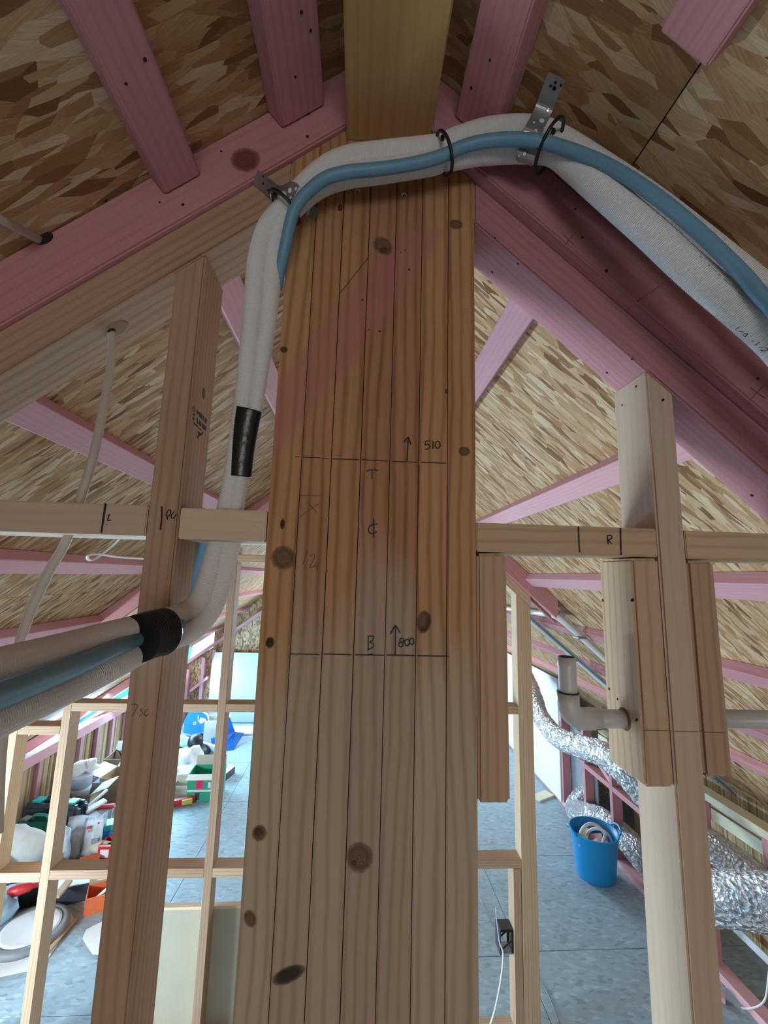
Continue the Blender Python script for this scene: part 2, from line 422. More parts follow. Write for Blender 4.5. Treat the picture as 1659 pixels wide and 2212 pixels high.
PINKLAB = plain('pink_label', (0.85, 0.03, 0.16), 0.6)
GREY = plain('grey_plastic', (0.25, 0.27, 0.29), 0.5)
CLOTH = plain('off_white_cloth', (0.68, 0.70, 0.68), 0.9, var=0.08, scale=20)
UNDER = plain('black_backing', (0.02, 0.02, 0.02), 0.9)
MDF = plain('beige_sheet', (0.46, 0.43, 0.33), 0.8, var=0.04, scale=8)
CREAM = plain('cream_board', (0.72, 0.66, 0.48), 0.7, var=0.04)
TARP = plain('blue_tarpaulin', (0.05, 0.45, 0.80), 0.5, var=0.2, scale=3)
PAPER = plain('paper', (0.82, 0.83, 0.84), 0.8, var=0.02)
TEAL = plain('teal_plastic', (0.02, 0.42, 0.38), 0.4)
STAMP = plain('stamp_ink', (0.045, 0.025, 0.015), 0.8)
WHITEINK = plain('white_print', (0.8, 0.85, 0.9), 0.7)
#PART2
# ================================================================== THE SETTING
# ---- floor of flooring sheets with fine joints
fl = bm_obj('floor', (lambda b: (add_box(b, (-0.1, 1.9, -0.03), 8.4, 11.6, 0.02), b)[1])(bmesh.new()), UNDER)
tag(fl, kind='structure')
for (x0, x1) in ((-4.2, -2.5), (-2.5, -1.3), (-1.3, -0.1), (-0.1, 1.18), (1.18, 2.38), (2.38, 4.0)):
    k = int((x0 + 5) * 3)
    ys = [-3.9, -1.6, 0.75, 3.12, 4.07, 5.98, 7.6] if x0 > 1 else ([-3.9, -1.4, 0.9, 2.8, 5.0, 5.95, 7.6] if k % 2 else [-3.9, -0.9, 1.7, 3.09, 5.0, 5.96, 7.6])
    for a, b in zip(ys, ys[1:]):
        box('floor_sheet', ((x0 + x1) / 2, (a + b) / 2, -0.01), x1 - x0 - 0.004, b - a - 0.004, 0.02, FLOOR, fl, bevel=0.0015)

# ---- roof: strand-board sheets under a black layer added to stop light through their joints
def roofpt(x, y, up, side):
    d, n = rframe(side); return Vector((x, y, roofz(x))) + n * up
ce = None
bm = bmesh.new()
for side, x1 in ((-1, -4.25), (1, 3.95)):
    poly = [(X0, -3.9), (X0, 7.65), (x1, 7.65), (x1, -3.9)]
    if side < 0: poly = [(X0, -3.9), (X0, 7.65), (-2.55, 7.65), (-2.72, 7.1), (-3.10, 6.5), (-3.78, 5.2), (-4.2, 4.3), (-4.2, -3.9)]
    add_hexa(bm, [roofpt(x, y, 0.016, side) for x, y in poly], [roofpt(x, y, 0.03, side) for x, y in poly])
ce = bm_obj('ceiling', bm, UNDER); tag(ce, kind='structure')
def sheet(side, poly):
    cx = sum(p[0] for p in poly) / len(poly); cyy = sum(p[1] for p in poly) / len(poly)
    g = 0.0008; q = []
    for x, y in poly:
        q.append((x + (g if x < cx else -g), y + (g if y < cyy else -g)))
    bm = bmesh.new(); add_hexa(bm, [roofpt(x, y, 0.0, side) for x, y in q], [roofpt(x, y, 0.012, side) for x, y in q])
    d, n = rframe(side)
    bm_obj('strand_board_sheet', bm, OSB, frame(roofpt(cx, cyy, 0, side), d, n), ce)
for xa, xb, ys in ((X0, -0.345, [-3.9, -1.5, 0.67, 2.62, 5.0, 7.65]), (-0.345, -1.30, [-3.9, -2.2, 0.1, 2.24, 4.6, 7.65]),
                   (-1.30, -2.26, [-3.9, -1.2, 1.1, 2.24, 3.6, 5.9, 7.65]), (-2.26, -2.72, [-3.9, -1.0, 1.4, 3.3, 5.1, 7.1])):
    for a, b in zip(ys, ys[1:]): sheet(-1, [(xa, a), (xa, b), (xb, b), (xb, a)])
sheet(-1, [(-2.26, 7.1), (-2.26, 7.65), (-2.55, 7.65), (-2.72, 7.1)])
sheet(-1, [(-2.72, 4.2), (-2.72, 7.1), (-3.10, 6.5), (-3.78, 5.2), (-4.2, 4.3), (-4.2, 4.2)])
for a, b in ((-3.9, -1.5), (-1.5, 1.0), (1.0, 4.2)): sheet(-1, [(-2.72, a), (-2.72, b), (-4.2, b), (-4.2, a)])
for xa, xb, ys in ((X0, 0.397, [-3.9, -0.8, 1.0, 3.2, 5.4, 7.65]), (0.397, 1.11, [-3.9, -1.4, 0.66, 2.7, 4.9, 7.65]),
                   (1.11, 2.19, [-3.9, -2.0, 1.2, 3.4, 5.6, 7.65]), (2.19, 3.9, [-3.9, -1.0, 1.7, 4.1, 6.2, 7.65])):
    for a, b in zip(ys, ys[1:]): sheet(1, [(xa, a), (xa, b), (xb, b), (xb, a)])

# ---- walls of the loft: framed knee walls, far gable, gable behind the photographer
def wall(name, label=None):
    o = bpy.data.objects.new(name, None); o.empty_display_size = 0.1; put(o, Matrix.Identity(4)); tag(o, label, kind='structure'); return o
wl = wall('wall_left', 'low knee wall of pink studs and strand board under the left eave')
XL = -2.95
bar('bottom_plate', (XL - 0.045, -1.5, 0.0225), (XL - 0.045, 7.5, 0.0225), 0.09, 0.045, PINK, parent=wl)
bar('top_plate', (XL - 0.045, -1.5, 0.66), (XL - 0.045, 7.5, 0.66), 0.09, 0.10, PINK_PALE, parent=wl)
for i in range(22):
    y = 1.15 + i * 0.305
    bar('stud', (XL - 0.02, y, 0.045), (XL - 0.02, y, 0.61), 0.045, 0.04, PINK_PALE, up=(1, 0, 0), parent=wl)
for a in (-1.5, 0.9, 3.3, 5.7):
    b = min(a + 2.4, 7.5); box('wall_sheet', (XL - 0.048, (a + b) / 2, 0.31), 0.012, b - a - 0.004, 0.61, OSB_WALL, wl, bevel=0.001)
wr = wall('wall_right', 'knee wall of pink framing below the right roof slope')
XR = 2.365
bar('bottom_plate', (XR + 0.045, -1.5, 0.0225), (XR + 0.045, 7.5, 0.0225), 0.09, 0.045, PINK_PALE, parent=wr)
zt = H - 1.415
for y in (1.2, 1.8, 2.47, 2.975, 3.47, 3.965, 4.425, 4.89, 5.5, 6.1, 6.7, 7.3):
    bar('stud', (XR + 0.045, y, 0.045), (XR + 0.045, y, zt), 0.045, 0.09, PINK, up=(1, 0, 0), parent=wr)
ys = (1.2, 1.8, 2.47, 2.975, 3.47, 3.965, 4.425)
for a, b in zip(ys, ys[1:]):
    bar('nog', (XR + 0.045, a + 0.0225, H - 1.84), (XR + 0.045, b - 0.0225, H - 1.84), 0.09, 0.045, PINK, parent=wr)
bar('brace', (XR + 0.03, 4.40, H - 1.62), (XR + 0.03, 3.98, H - 1.80), 0.045, 0.045, PINK_PALE, parent=wr)
bar('top_plate', (XR + 0.045, -1.5, zt + 0.0225), (XR + 0.045, 7.5, zt + 0.0225), 0.09, 0.045, CREAM, parent=wr)
bar('ledger_board', (XR + 0.11, 0.2, H - 1.535), (XR + 0.11, 4.3, H - 1.535), 0.03, 0.075, CREAM, parent=wr)
bar('ledger_board', (XR + 0.11, 0.2, H - 1.47), (XR + 0.11, 4.3, H - 1.47), 0.02, 0.03, PINE_PALE, parent=wr)
box('lining_board', (XR - 0.007, 6.22, 0.68), 0.012, 2.62, 1.30, GIB, wr, bevel=0.001)
box('backing_sheet', (XR + 0.10, 4.62, 0.45), 0.012, 0.55, 0.8, GREY, wr, bevel=0.001)
for a, b in ((0.4, 2.7), (2.7, 4.3)):
    box('wall_sheet', (XR + 0.42, (a + b) / 2, 0.5), 0.012, b - a - 0.004, 1.0, OSB_WALL, wr, bevel=0.001)
bar('flashing_strip', UX(1570, 1988, XR + 0.30), UX(1670, 2085, XR + 0.30), 0.012, 0.05, GIB, parent=wr)

wb = wall('wall_back', 'far gable wall of strand board with pink framing')
def gable(y0, y1, zcut=0.0):
    xs = [-3.0, X0, 2.9]
    return [(-3.0, 0), (2.9, 0), (2.9, roofz(2.9)), (X0, ZR), (-3.0, roofz(-3.0))]
for g in ([(-2.4, 0), (-0.55, 0), (-0.55, roofz(-0.55) + 0.01), (-2.4, roofz(-2.4) + 0.01)], [(0.85, 0), (2.9, 0), (2.9, roofz(2.9) + 0.01), (0.85, roofz(0.85) + 0.01)],
          [(-0.55, 0), (0.85, 0), (0.85, 1.2), (-0.55, 1.2)], [(-0.55, 2.3), (0.85, 2.3), (0.85, roofz(0.85) + 0.01), (X0, ZR + 0.01), (-0.55, roofz(-0.55) + 0.01)]):
    bm = bmesh.new(); add_hexa(bm, [Vector((x, 7.545, z)) for x, z in g], [Vector((x, 7.56, z)) for x, z in g])
    bm_obj('wall_sheet', bm, OSB_WALL, frame((0, 7.55, 1), (0, 0, 1), (0, -1, 0)), wb)
wn = wall('added_window', 'window added in the far gable to light the right side, hidden behind the post')  # invented window, the supposed source of the far gable fill lamp
for (c, sx_, sz_) in (((-0.53, 7.55, 1.75), .05, 1.1), ((0.83, 7.55, 1.75), .05, 1.1), ((0.15, 7.55, 1.22), 1.4, .05), ((0.15, 7.55, 2.28), 1.4, .05)):
    box('window_frame', c, sx_, .06, sz_, GIB, wn)
box('pane', (0.15, 7.555, 1.75), 1.32, .006, 1.02, plain('window_glass', (0.9, 0.95, 1.0), 0.02, trans=1.0, var=0.0), wn, bevel=0)
bm = bmesh.new(); g = [(-3.0, 0), (-2.4, 0), (-2.4, H - 1.28), (-3.0, H - 1.68)]
add_hexa(bm, [Vector((x, 7.545, z)) for x, z in g], [Vector((x, 7.56, z)) for x, z in g])
bm_obj('wall_sheet', bm, OSB_WALL, frame((0, 7.55, 1), (0, 0, 1), (0, -1, 0)), wb)
bar('rake_plate', UY(380, 1448, 7.5), UY(580, 1312, 7.5), 0.09, 0.05, PINK_PALE, up=(0, 0, 1), parent=wb)
for px in (408, 440, 462):
    p = UY(px, 1440, 7.5); bar('stud', (p.x, 7.5, 0.0), (p.x, 7.5, roofz(p.x) - 0.33), 0.09, 0.05, PINK_PALE, up=(1, 0, 0), parent=wb)
bar('nog', UY(412, 1492, 7.49), UY(450, 1462, 7.49), 0.08, 0.045, PINK_PALE, parent=wb)
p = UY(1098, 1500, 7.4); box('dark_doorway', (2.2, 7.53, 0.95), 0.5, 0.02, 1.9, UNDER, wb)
bx = wall('wall_front', 'gable behind the photographer with a large window opening')
for (x0, x1, z0, z1) in ((-4.2, -0.6, 0, 3.4), (1.0, 3.9, 0, 3.4), (-0.6, 1.0, 0, 1.2), (-0.6, 1.0, 2.2, 3.5)):
    pts = [(x0, z0), (x1, z0), (x1, min(z1, roofz(x1))), (max(x0, min(x1, X0)), min(z1, roofz(max(x0, min(x1, X0))))), (x0, min(z1, roofz(x0)))]
    pts = [p for i, p in enumerate(pts) if i == 0 or (abs(p[0] - pts[i - 1][0]) + abs(p[1] - pts[i - 1][1])) > 0.02]
    pts = [(x, max(z, 0.0)) for x, z in pts]
    try:
        bm = bmesh.new(); add_hexa(bm, [Vector((x, -3.86, z)) for x, z in pts], [Vector((x, -3.84, z)) for x, z in pts])
        bm_obj('wall_sheet', bm, OSB_WALL, frame((0, -3.85, 1), (0, 0, 1), (0, 1, 0)), bx)
    except ValueError: bm.free()

# ---- middle stud wall (2.58 m away)
wm = wall('wall_middle', 'pine stud wall with nogs between the photographer and the far room')
Y2, Y3 = 2.58, 2.67
RB, PB = 0.125, 0.20                       # vertical drop of the rafter and of the raking plate under the boards
def stud2(x, z0=0.045, z1=None, w_=0.045, mat=PINE, y0=Y2, y1=Y3):
    a = roofz(x) - PB if z1 is None else z1; b = roofz(x + w_) - PB if z1 is None else z1
    return xz('stud', [(x, z0), (x + w_, z0), (x + w_, b), (x, a)], y0, y1, (0, 1), mat, wm, bevel=0.0015, seg=1)
for x in (-2.42, -1.885, -1.615, -0.768): stud2(x)
for x in (0.992, 1.037): stud2(x)
stud2(0.944, z1=H - 1.62)
def nog2(x0, x1, z, mat=PINE): return xz('nog', [(x0, z), (x1, z), (x1, z + 0.045), (x0, z + 0.045)], Y2, Y3, (1, 0), mat, wm, bevel=0.0015, seg=1)
nog2(-1.570, -0.768, H - 0.797); nog2(-0.723, 0.3, H - 0.795); nog2(0.3, 0.992, H - 0.795); nog2(-1.84, -1.615, H - 0.92); nog2(-2.375, -1.885, H - 0.97)
nog2(-1.570, -0.768, H - 1.640); nog2(-0.723, 0.3, H - 1.640); nog2(-1.84, -1.615, H - 1.650); nog2(-2.375, -1.885, H - 1.655); nog2(0.3, 0.992, H - 1.617)
nog2(-0.723, 0.3, H + 0.06)
xz('bottom_plate', [(-2.9, 0), (0.99, 0), (0.99, 0.045), (-2.9, 0.045)], Y2, Y3, (1, 0), PINE, wm, seg=1)
for side, xe in ((-1, -2.2), (1, 1.085)):
    s = slope(side)
    f = lambda x, d: roofz(x) - d
    xz('top_plate', [(X0, f(X0, RB)), (xe, f(xe, RB)), (xe, f(xe, PB)), (X0, f(X0, PB))], Y2, Y3, (side, -s), PINE, wm, seg=1)
    xe2 = -2.3 if side < 0 else 1.25
    xz('rafter', [(X0, f(X0, 0.002)), (xe2, f(xe2, 0.002)), (xe2, f(xe2, RB)), (X0, f(X0, RB))], Y2 - 0.02, Y2 + 0.025, (side, -s), PINK, wm, seg=1)
    if side > 0:
        xz('rafter', [(X0, f(X0, 0.002)), (1.29, f(1.29, 0.002)), (1.29, f(1.29, RB)), (X0, f(X0, RB))], Y2 + 0.09, Y2 + 0.135, (side, -s), PINK, wm, seg=1)
xz('lining_sheet', [(-1.17, 0.045), (0.0, 0.045), (0.0, H - 1.85), (-1.17, H - 1.858)], Y3 + 0.001, Y3 + 0.012, (1, 0), MDF, wm, bevel=0.001, seg=1)
xz('sheet_edge_trim', [(-1.17, H - 1.858), (0.0, H - 1.85), (0.0, H - 1.835), (-1.17, H - 1.843)], Y3 + 0.001, Y3 + 0.035, (1, 0), PINE_PALE, wm, bevel=0.001, seg=1)

# ================================================================== NEAR FRAME (0.63 m away): every member is a thing of its own
Y0, Y1 = 0.628, 0.718
# ---- ridge beam
bm = bmesh.new(); add_box(bm, (0.027, -1.43, H + 0.857), 0.147, 4.14, 0.196)
rb = bm_obj('ridge_beam', bm, GOLD, frame((0.027, -1.43, H + 0.857), (0, 1, 0), (0, 0, 1)), bevel=0.003, seg=2)
tag(rb, 'golden laminated ridge beam running overhead onto the central post', 'beam')
# ---- laminated post of seven boards
post = thing('laminated_post', 'central post of seven upright pine boards with marker lines and a pink dye smear', 'post', (X0, Y0, 0))
XB = [-0.137 + 0.04543 * k for k in range(8)]
boards = []
for k in range(7):
    a, b = XB[k] + 0.0006, XB[k + 1] - 0.0006
    top = lambda x: roofz(x) - RB - 0.001 if not (-0.05 < (a + b) / 2 < 0.105) else H + 0.757
    jig = random.uniform(-0.0012, 0.0012)
    boards.append(xz('post_board', [(a, 0.0), (b, 0.0), (b, top(b)), (a, top(a))], Y0 + jig, Y1 + jig, (0, 1), POST, post, bevel=0.0016, seg=2))
box('post_light_stop', (X0, (Y0 + Y1) / 2, (H + .75) / 2), XB[7] - XB[0] - .006, .02, H + .74, DARK, post, bevel=0)  # unseen dark core added to block light leaking between the boards
# ---- raking plates and rafters beside the post
def rake(name, side, xa, xb, d0, d1, ya, yb, mat, label, cat, bevel=0.003):
    f = lambda x, d: roofz(x) - d
    o = xz(name, [(xa, f(xa, d0)), (xb, f(xb, d0)), (xb, f(xb, d1)), (xa, f(xa, d1))], ya, yb, (side, -slope(side)), mat, bevel=bevel)
    return tag(o, label, cat)
plL = rake('top_plate', -1, XB[0], -1.9, RB, PB + 0.008, Y0, Y1 - 0.006, PINE, 'bare pine raking top plate with a drilled cable hole, left of the post', 'plate')
plR = rake('top_plate', 1, XB[7], 1.9, RB, PB + 0.008, Y0, Y1 - 0.006, PINK, 'pink raking top plate resting on the stud right of the post', 'plate')
raL = rake('rafter', -1, -0.047, -2.0, 0.002, RB, 0.620, 0.665, PINK, 'pink rafter with a large round knot above the left raking plate', 'rafter')
raR = rake('rafter', 1, 0.102, 2.0, 0.002, RB, 0.606, 0.651, PINK, 'pink rafter with pencil crosses running down right under the white pipes', 'rafter')
# ---- studs, nogs, blocks of the near frame
def member(name, x0, x1, z0, z1a, z1b, mat, label, cat, grain=(0, 1), ya=Y0, yb=Y1, bevel=0.003):
    return tag(xz(name, [(x0, z0), (x1, z0), (x1, z1b), (x0, z1a)], ya, yb, grain, mat, bevel=bevel), label, cat)
pz = lambda x: roofz(x) - PB - 0.009
stL = member('wall_stud', -0.311, -0.266, 0.0, pz(-0.311), pz(-0.266), PINE, 'pine stud with a timber stamp and PC mark, crossed by the taped pipes', 'stud')
stR = member('wall_stud', 0.473, 0.518, 0.0, pz(0.473), pz(0.518), PINE_PALE, 'pale pine stud right of the post, clamped between two short blocks', 'stud')
ngs = []
for x0, x1, za, zb, mat, lab in ((-1.7, -0.312, 0.0485, 0.094, PINE_PALE, 'pine nog marked L running out of frame at left'),
                                 (-0.265, XB[0] - 0.0012, 0.046, 0.092, PINE_PALE, 'short pine nog beside the post with the pipes passing through it'),
                                 (XB[7] + 0.0005, 0.472, 0.041, 0.086, PINE, 'pine nog marked R between the post and the right stud'),
                                 (0.519, 1.8, 0.040, 0.085, PINE, 'plain pine nog right of the right stud, running out of frame')):
    ngs.append(tag(xz('nog', [(x0, H + za), (x1, H + za), (x1, H + zb), (x0, H + zb)], Y0 + 0.001, Y1, (1, 0), mat, bevel=0.0016), lab, 'nog'))
bkP = member('packing_block', XB[7] + 0.001, 0.228, H - 0.312, H + 0.038, H + 0.040, PINE, 'short grey-brown block hanging against the right side of the post', 'block', bevel=0.004)
bkA = member('packing_block', 0.4275, 0.472, H - 0.292, H + 0.038, H + 0.039, PINE, 'short drilled block with the grey pipe elbow at its left face', 'block', bevel=0.004)
bkB = member('packing_block', 0.519, 0.5635, H - 0.278, H + 0.037, H + 0.037, PINE, 'short block on the right face of the right stud', 'block', bevel=0.004)

# ---- purlins along both slopes
def purlin(side, xu, ya, yb, w_=0.07, label='', group=None, mat=PINK, th=0.045):
    d, n = rframe(side); c = Vector((xu, 0, roofz(xu))) + d * (w_ / 2) - n * (th / 2 + 0.001)
    a = Vector((c.x, ya, c.z)); b = Vector((c.x, yb, c.z))
    o = bar('purlin', a, b, w_, th, mat, up=n, bevel=0.003 if ya < 0.6 else 0.002, seg=2 if ya < 0.6 else 1)
    return tag(o, label, 'purlin', group)
ORD = ['first', 'second', 'third', 'fourth', 'fifth', 'sixth', 'seventh', 'eighth']
puL1 = purlin(-1, -0.115, -2.5, 0.619, 0.09, 'overhead pink purlin close to the left side of the ridge beam')
puL2 = purlin(-1, -0.312, -2.5, 0.619, 0.07, 'overhead pink purlin with a chamfered edge at upper left, butting the rafter')
puR1 = purlin(1, 0.171, -2.5, 0.605, 0.08, 'overhead pink purlin close to the right side of the ridge beam')
puR2 = purlin(1, 0.355, -2.5, 0.372, 0.072, 'overhead pink purlin cut off short in the top right corner')
for side, X, nm in ((-1, [-0.115, -0.312, -0.70, -1.09, -1.478, -1.866, -2.254], 'left'), (1, [0.171, 0.355, 0.712, 1.072, 1.435, 1.797, 2.155], 'right')):
    for i, x in enumerate(X):
        grp = 'purlins under the %s roof slope' % nm
        long = (side > 0 and i > 3) or (side < 0 and i > 5)
        if long:
            purlin(side, x, 0.72, 7.5, 0.07, 'long pink purlin low on the %s slope, %s down from ridge' % (nm, ORD[i]), grp)
        else:
            if i >= 2: purlin(side, x, -2.5, 0.60, 0.07, 'pink purlin nearest the camera on the %s slope, %s from ridge' % (nm, ORD[i]), grp)
            purlin(side, x, 0.72, Y2 - 0.021, 0.07, 'pink purlin between near and middle frames on %s slope, %s from ridge' % (nm, ORD[i]), grp, mat=PINK_PALE)
            purlin(side, x, Y3 + 0.05, 7.5, 0.07, 'pink purlin beyond the middle frame on %s slope, %s from ridge' % (nm, ORD[i]), grp)
# trimmer along the ragged edge of the left roof opening
a = UR(20, 1640, -1, 0.075); b = UR(300, 1462, -1, 0.075)
tag(bar('trimmer', a, b, 0.09, 0.09, PINK, up=rframe(-1)[1]), 'pink trimmer slanting along the bright gap under the left eave', 'trimmer')
# ================================================================== PIPES, HOSE, STRAPS
def rowsY(L): return [(*UY(a, b, y), r) for a, b, y, r in L]
def rowsC(L): return [(*UC(a, b, c), r) for a, b, c, r in L]
pa = rowsY([(1850, 800, .485, .019), (1659, 636, .50, .0185), (1500, 505, .515, .018), (1400, 428, .525, .018), (1300, 360, .535, .018), (1210, 302, .55, .0175), (1150, 279, .56, .0175), (1060, 282, .568, .0175), (985, 302, .574, .0165), (958, 311, .575, .0145), (935, 320, .575, .0168), (820, 334, .577, .0175), (750, 345, .578, .0175), (700, 368, .58, .017), (655, 408, .583, .017), (615, 448, .588, .0152), (580, 490, .593, .0155), (560, 545, .60, .0148), (551, 600, .607, .0142), (544, 680, .618, .0135), (533, 780, .632, .0125), (523, 870, .644, .0118), (509, 960, .655, .011), (497, 1040, .664, .0115), (483, 1112, .671, .0125)])
pa += rowsC([(469, 1174, .665, .0142), (446, 1260, .645, .0148), (424, 1305, .625, .015), (386, 1328, .60, .0148), (347, 1341, .56, .0145), (325, 1346, .535, .0138), (250, 1368, .47, .0146), (150, 1398, .405, .0147), (0, 1441, .325, .0147), (-160, 1490, .27, .0147), (-420, 1560, .22, .0147)])
pb = rowsY([(1850, 905, .465, .0215), (1659, 724, .48, .021), (1500, 590, .495, .0205), (1400, 498, .505, .020), (1300, 411, .52, .0195), (1232, 352, .535, .0188), (1196, 333, .545, .016), (1165, 327, .555, .0165), (1100, 326, .565, .017), (1030, 331, .572, .017), (985, 340, .574, .0165), (960, 346, .575, .0145), (930, 353, .575, .0165), (820, 370, .578, .017), (750, 380, .58, .0168), (690, 402, .585, .016), (640, 444, .588, .0148), (608, 490, .595, .0145), (592, 555, .605, .0138), (584, 640, .615, .0134), (575, 720, .625, .0128), (563, 800, .635, .0122), (551, 880, .645, .0115), (535, 960, .655, .011), (522, 1030, .664, .0113), (508, 1110, .672, .0122)])
pb += rowsC([(500, 1174, .67, .0135), (478, 1266, .655, .0142), (455, 1320, .635, .0145), (417, 1361, .605, .0145), (372, 1380, .57, .0143), (347, 1390, .55, .0142), (320, 1400, .525, .0138), (250, 1436, .46, .0142), (150, 1484, .395, .0142), (0, 1549, .315, .0142), (-160, 1620, .26, .0142), (-420, 1720, .215, .0142)])
def extend(rows, L):
    a = Vector(rows[0][:3]); d_ = Vector((1, 0.0, -SR)).normalized(); return [(*(a + d_ * L), rows[0][3]), (*(a + d_ * L * .5), rows[0][3])] + rows
pa = extend(pa, 1.2); pb = extend(pb, 1.2)
po1 = tag(tube('insulated_pipe', pa, FOAM, seg=20, step=0.00125, rib=0.055, n=12, smooth=False), 'white ribbed insulated pipe, the upper one of the pair over the post', 'pipe', 'pair of white insulated pipes')
po2 = tag(tube('insulated_pipe', pb, FOAM, seg=20, step=0.00125, rib=0.055, n=12, smooth=False), 'white ribbed insulated pipe marked 1/4"-1/2, the lower one of the pair', 'pipe', 'pair of white insulated pipes')
hr = 0.0092
hose = tag(tube('drain_hose', extend(rowsY([(1850, 850, .435, hr), (1659, 655, .45, hr), (1600, 588, .457, hr), (1500, 492, .47, hr), (1400, 412, .482, hr), (1300, 352, .50, hr), (1200, 314, .518, hr), (1150, 304, .524, hr), (1100, 301, .532, hr), (1050, 305, .54, hr), (1000, 317, .547, hr), (955, 337, .551, hr), (900, 352, .553, hr), (850, 361, .554, hr), (800, 367, .555, hr), (750, 372, .555, hr), (700, 387, .557, hr), (655, 425, .562, hr), (635, 456, .568, hr), (625, 490, .577, hr), (617, 530, .588, hr), (606, 580, .605, .0085), (598, 625, .62, .0085)]), 1.2), BLUE, seg=14, n=8), 'smooth blue hose strapped along the front of the white pipes', 'hose')
hose2 = tag(tube('drain_hose', rowsC([(392, 1350, .545, .0085), (378, 1355, .535, .0088), (352, 1360, .525, .0088), (325, 1370, .512, .0088), (290, 1383, .485, .0088), (250, 1399, .445, .009), (150, 1444, .372, .0092), (0, 1503, .297, .0092), (-160, 1560, .245, .0092), (-420, 1650, .2, .0092)]), BLUE, seg=14, n=8), 'dark blue hose lying between the taped pipes at lower left', 'hose')
hose3 = tag(tube('drain_hose', rowsC([(447, 1140, .70, .0088), (436, 1185, .695, .0088), (420, 1235, .685, .0088), (404, 1285, .67, .0088), (385, 1322, .645, .0088), (362, 1345, .61, .0088)]), BLUE, seg=12, n=8), 'dark blue hose dropping behind the pipes below the short nog', 'hose')
# print on the pipe and on the hose
def along(rows, px, py):
    P = EYE; best = min(rows, key=lambda r: (ray(px, py).normalized().cross((Vector(r[:3]) - EYE).normalized())).length); return Vector(best[:3]), best[3]
Q = lambda a, b: UY(a, b, .463)
zz = lambda x, y: Q(1490 + x / 8.846, 530 + y / 8.846)
pen = [[zz(945, 1560), zz(865, 1620)], [zz(930, 1645), zz(1030, 1660)], [zz(1100, 1690), zz(1015, 1700), zz(1055, 1745), zz(1110, 1690)], [zz(1105, 1690), zz(1045, 1755)], [zz(1140, 1730), zz(1150, 1740)], [zz(1165, 1745), zz(1178, 1757)], [zz(1180, 1815), zz(1220, 1850)], [zz(1325, 1855), zz(1240, 1915)], [zz(1310, 1945), zz(1400, 1950)], [zz(1425, 1955), zz(1485, 1975), zz(1460, 2010), zz(1370, 2005), zz(1350, 2010), zz(1420, 2040)]]
strokes('handwritten_size', pen, INK, po2, 0.0009)
Q2 = lambda x, y: UY(1490 + x / 8.846, 530 + y / 8.846, .4525)
pr = []
for x, y, n_ in ((190, 215, 3), (350, 365, 3), (420, 430, 2), (455, 465, 5), (540, 545, 4), (650, 640, 5), (700, 690, 4), (750, 730, 3), (800, 770, 3), (920, 890, 3), (965, 930, 3)):
    for k in range(n_):
        a = x + k * 13; b = y + k * 11.5; pr.append([Q2(a + 8, b - 12), Q2(a - 8, b + 14)])
        if k % 2: pr.append([Q2(a - 6, b + 10), Q2(a + 8, b + 16)])
strokes('hose_print', pr, plain('blue_black_print', (0.01, 0.05, 0.10), 0.6), hose, 0.0005)
# black tape wrapped round both pipes
tag(tube('tape_wrap', rowsY([(537, 884, .6435, .0212), (530, 920, .649, .0206), (522, 975, .656, .0196), (517, 1030, .663, .0192)]), TAPE, seg=24, step=0.002, rib=0.012, flat=0.68, flatdir=(0, 1, 0), n=6), 'black tape wrapped round the two pipes just above the short nog', 'tape')
v = ray(330, 1368)
tag(tube('tape_wrap', rowsC([(354, 1364, .535, .0290), (338, 1367, .522, .0286), (322, 1371, .508, .0282), (298, 1380, .488, .0275)]), TAPE, seg=28, step=0.0022, rib=0.03, flat=0.95, flatdir=v, n=6, smooth=False), 'wide black tape wrapped round the pipes in front of the left stud', 'tape')
def tie(c, tang, ru, rv, label, head=None):
    t = Vector(tang).normalized(); u = Vector((0, -1, 0)); u = (u - t * u.dot(t)).normalized(); vv_ = t.cross(u); c = Vector(c)
    pts = [c + u * math.cos(2 * PI * k / 40) * ru + vv_ * math.sin(2 * PI * k / 40) * rv for k in range(41)]
    o = thing('cable_tie', label, 'cable tie', c)
    bm = bmesh.new(); tube_bm(bm, [(*p, .0028) for p in pts], 8, 0, False); bm_obj('tie_band', bm, BLACK, Matrix.Translation(c), o, smooth=True)
    hp = Vector(head) if head is not None else c + u * ru
    box('tie_head', hp, .006, .006, .007, BLACK, o, bevel=.001)
tie(UY(959, 332, .562), UY(1000, 318, .566) - UY(920, 340, .566), .0245, .0315, 'black cable tie pinching the white pipes beside the ridge beam', UY(956, 298, .55))
tie(UY(1186, 316, .537), UY(1230, 342, .54) - UY(1140, 300, .555), .035, .033, 'black cable tie on the pipes next to the right steel strap', UY(1195, 283, .535))
tie(UY(615, 448, .582), UY(585, 490, .592) - UY(650, 412, .583), .0275, .0275, 'black cable tie on the pipes next to the left steel strap', UY(594, 422, .57))
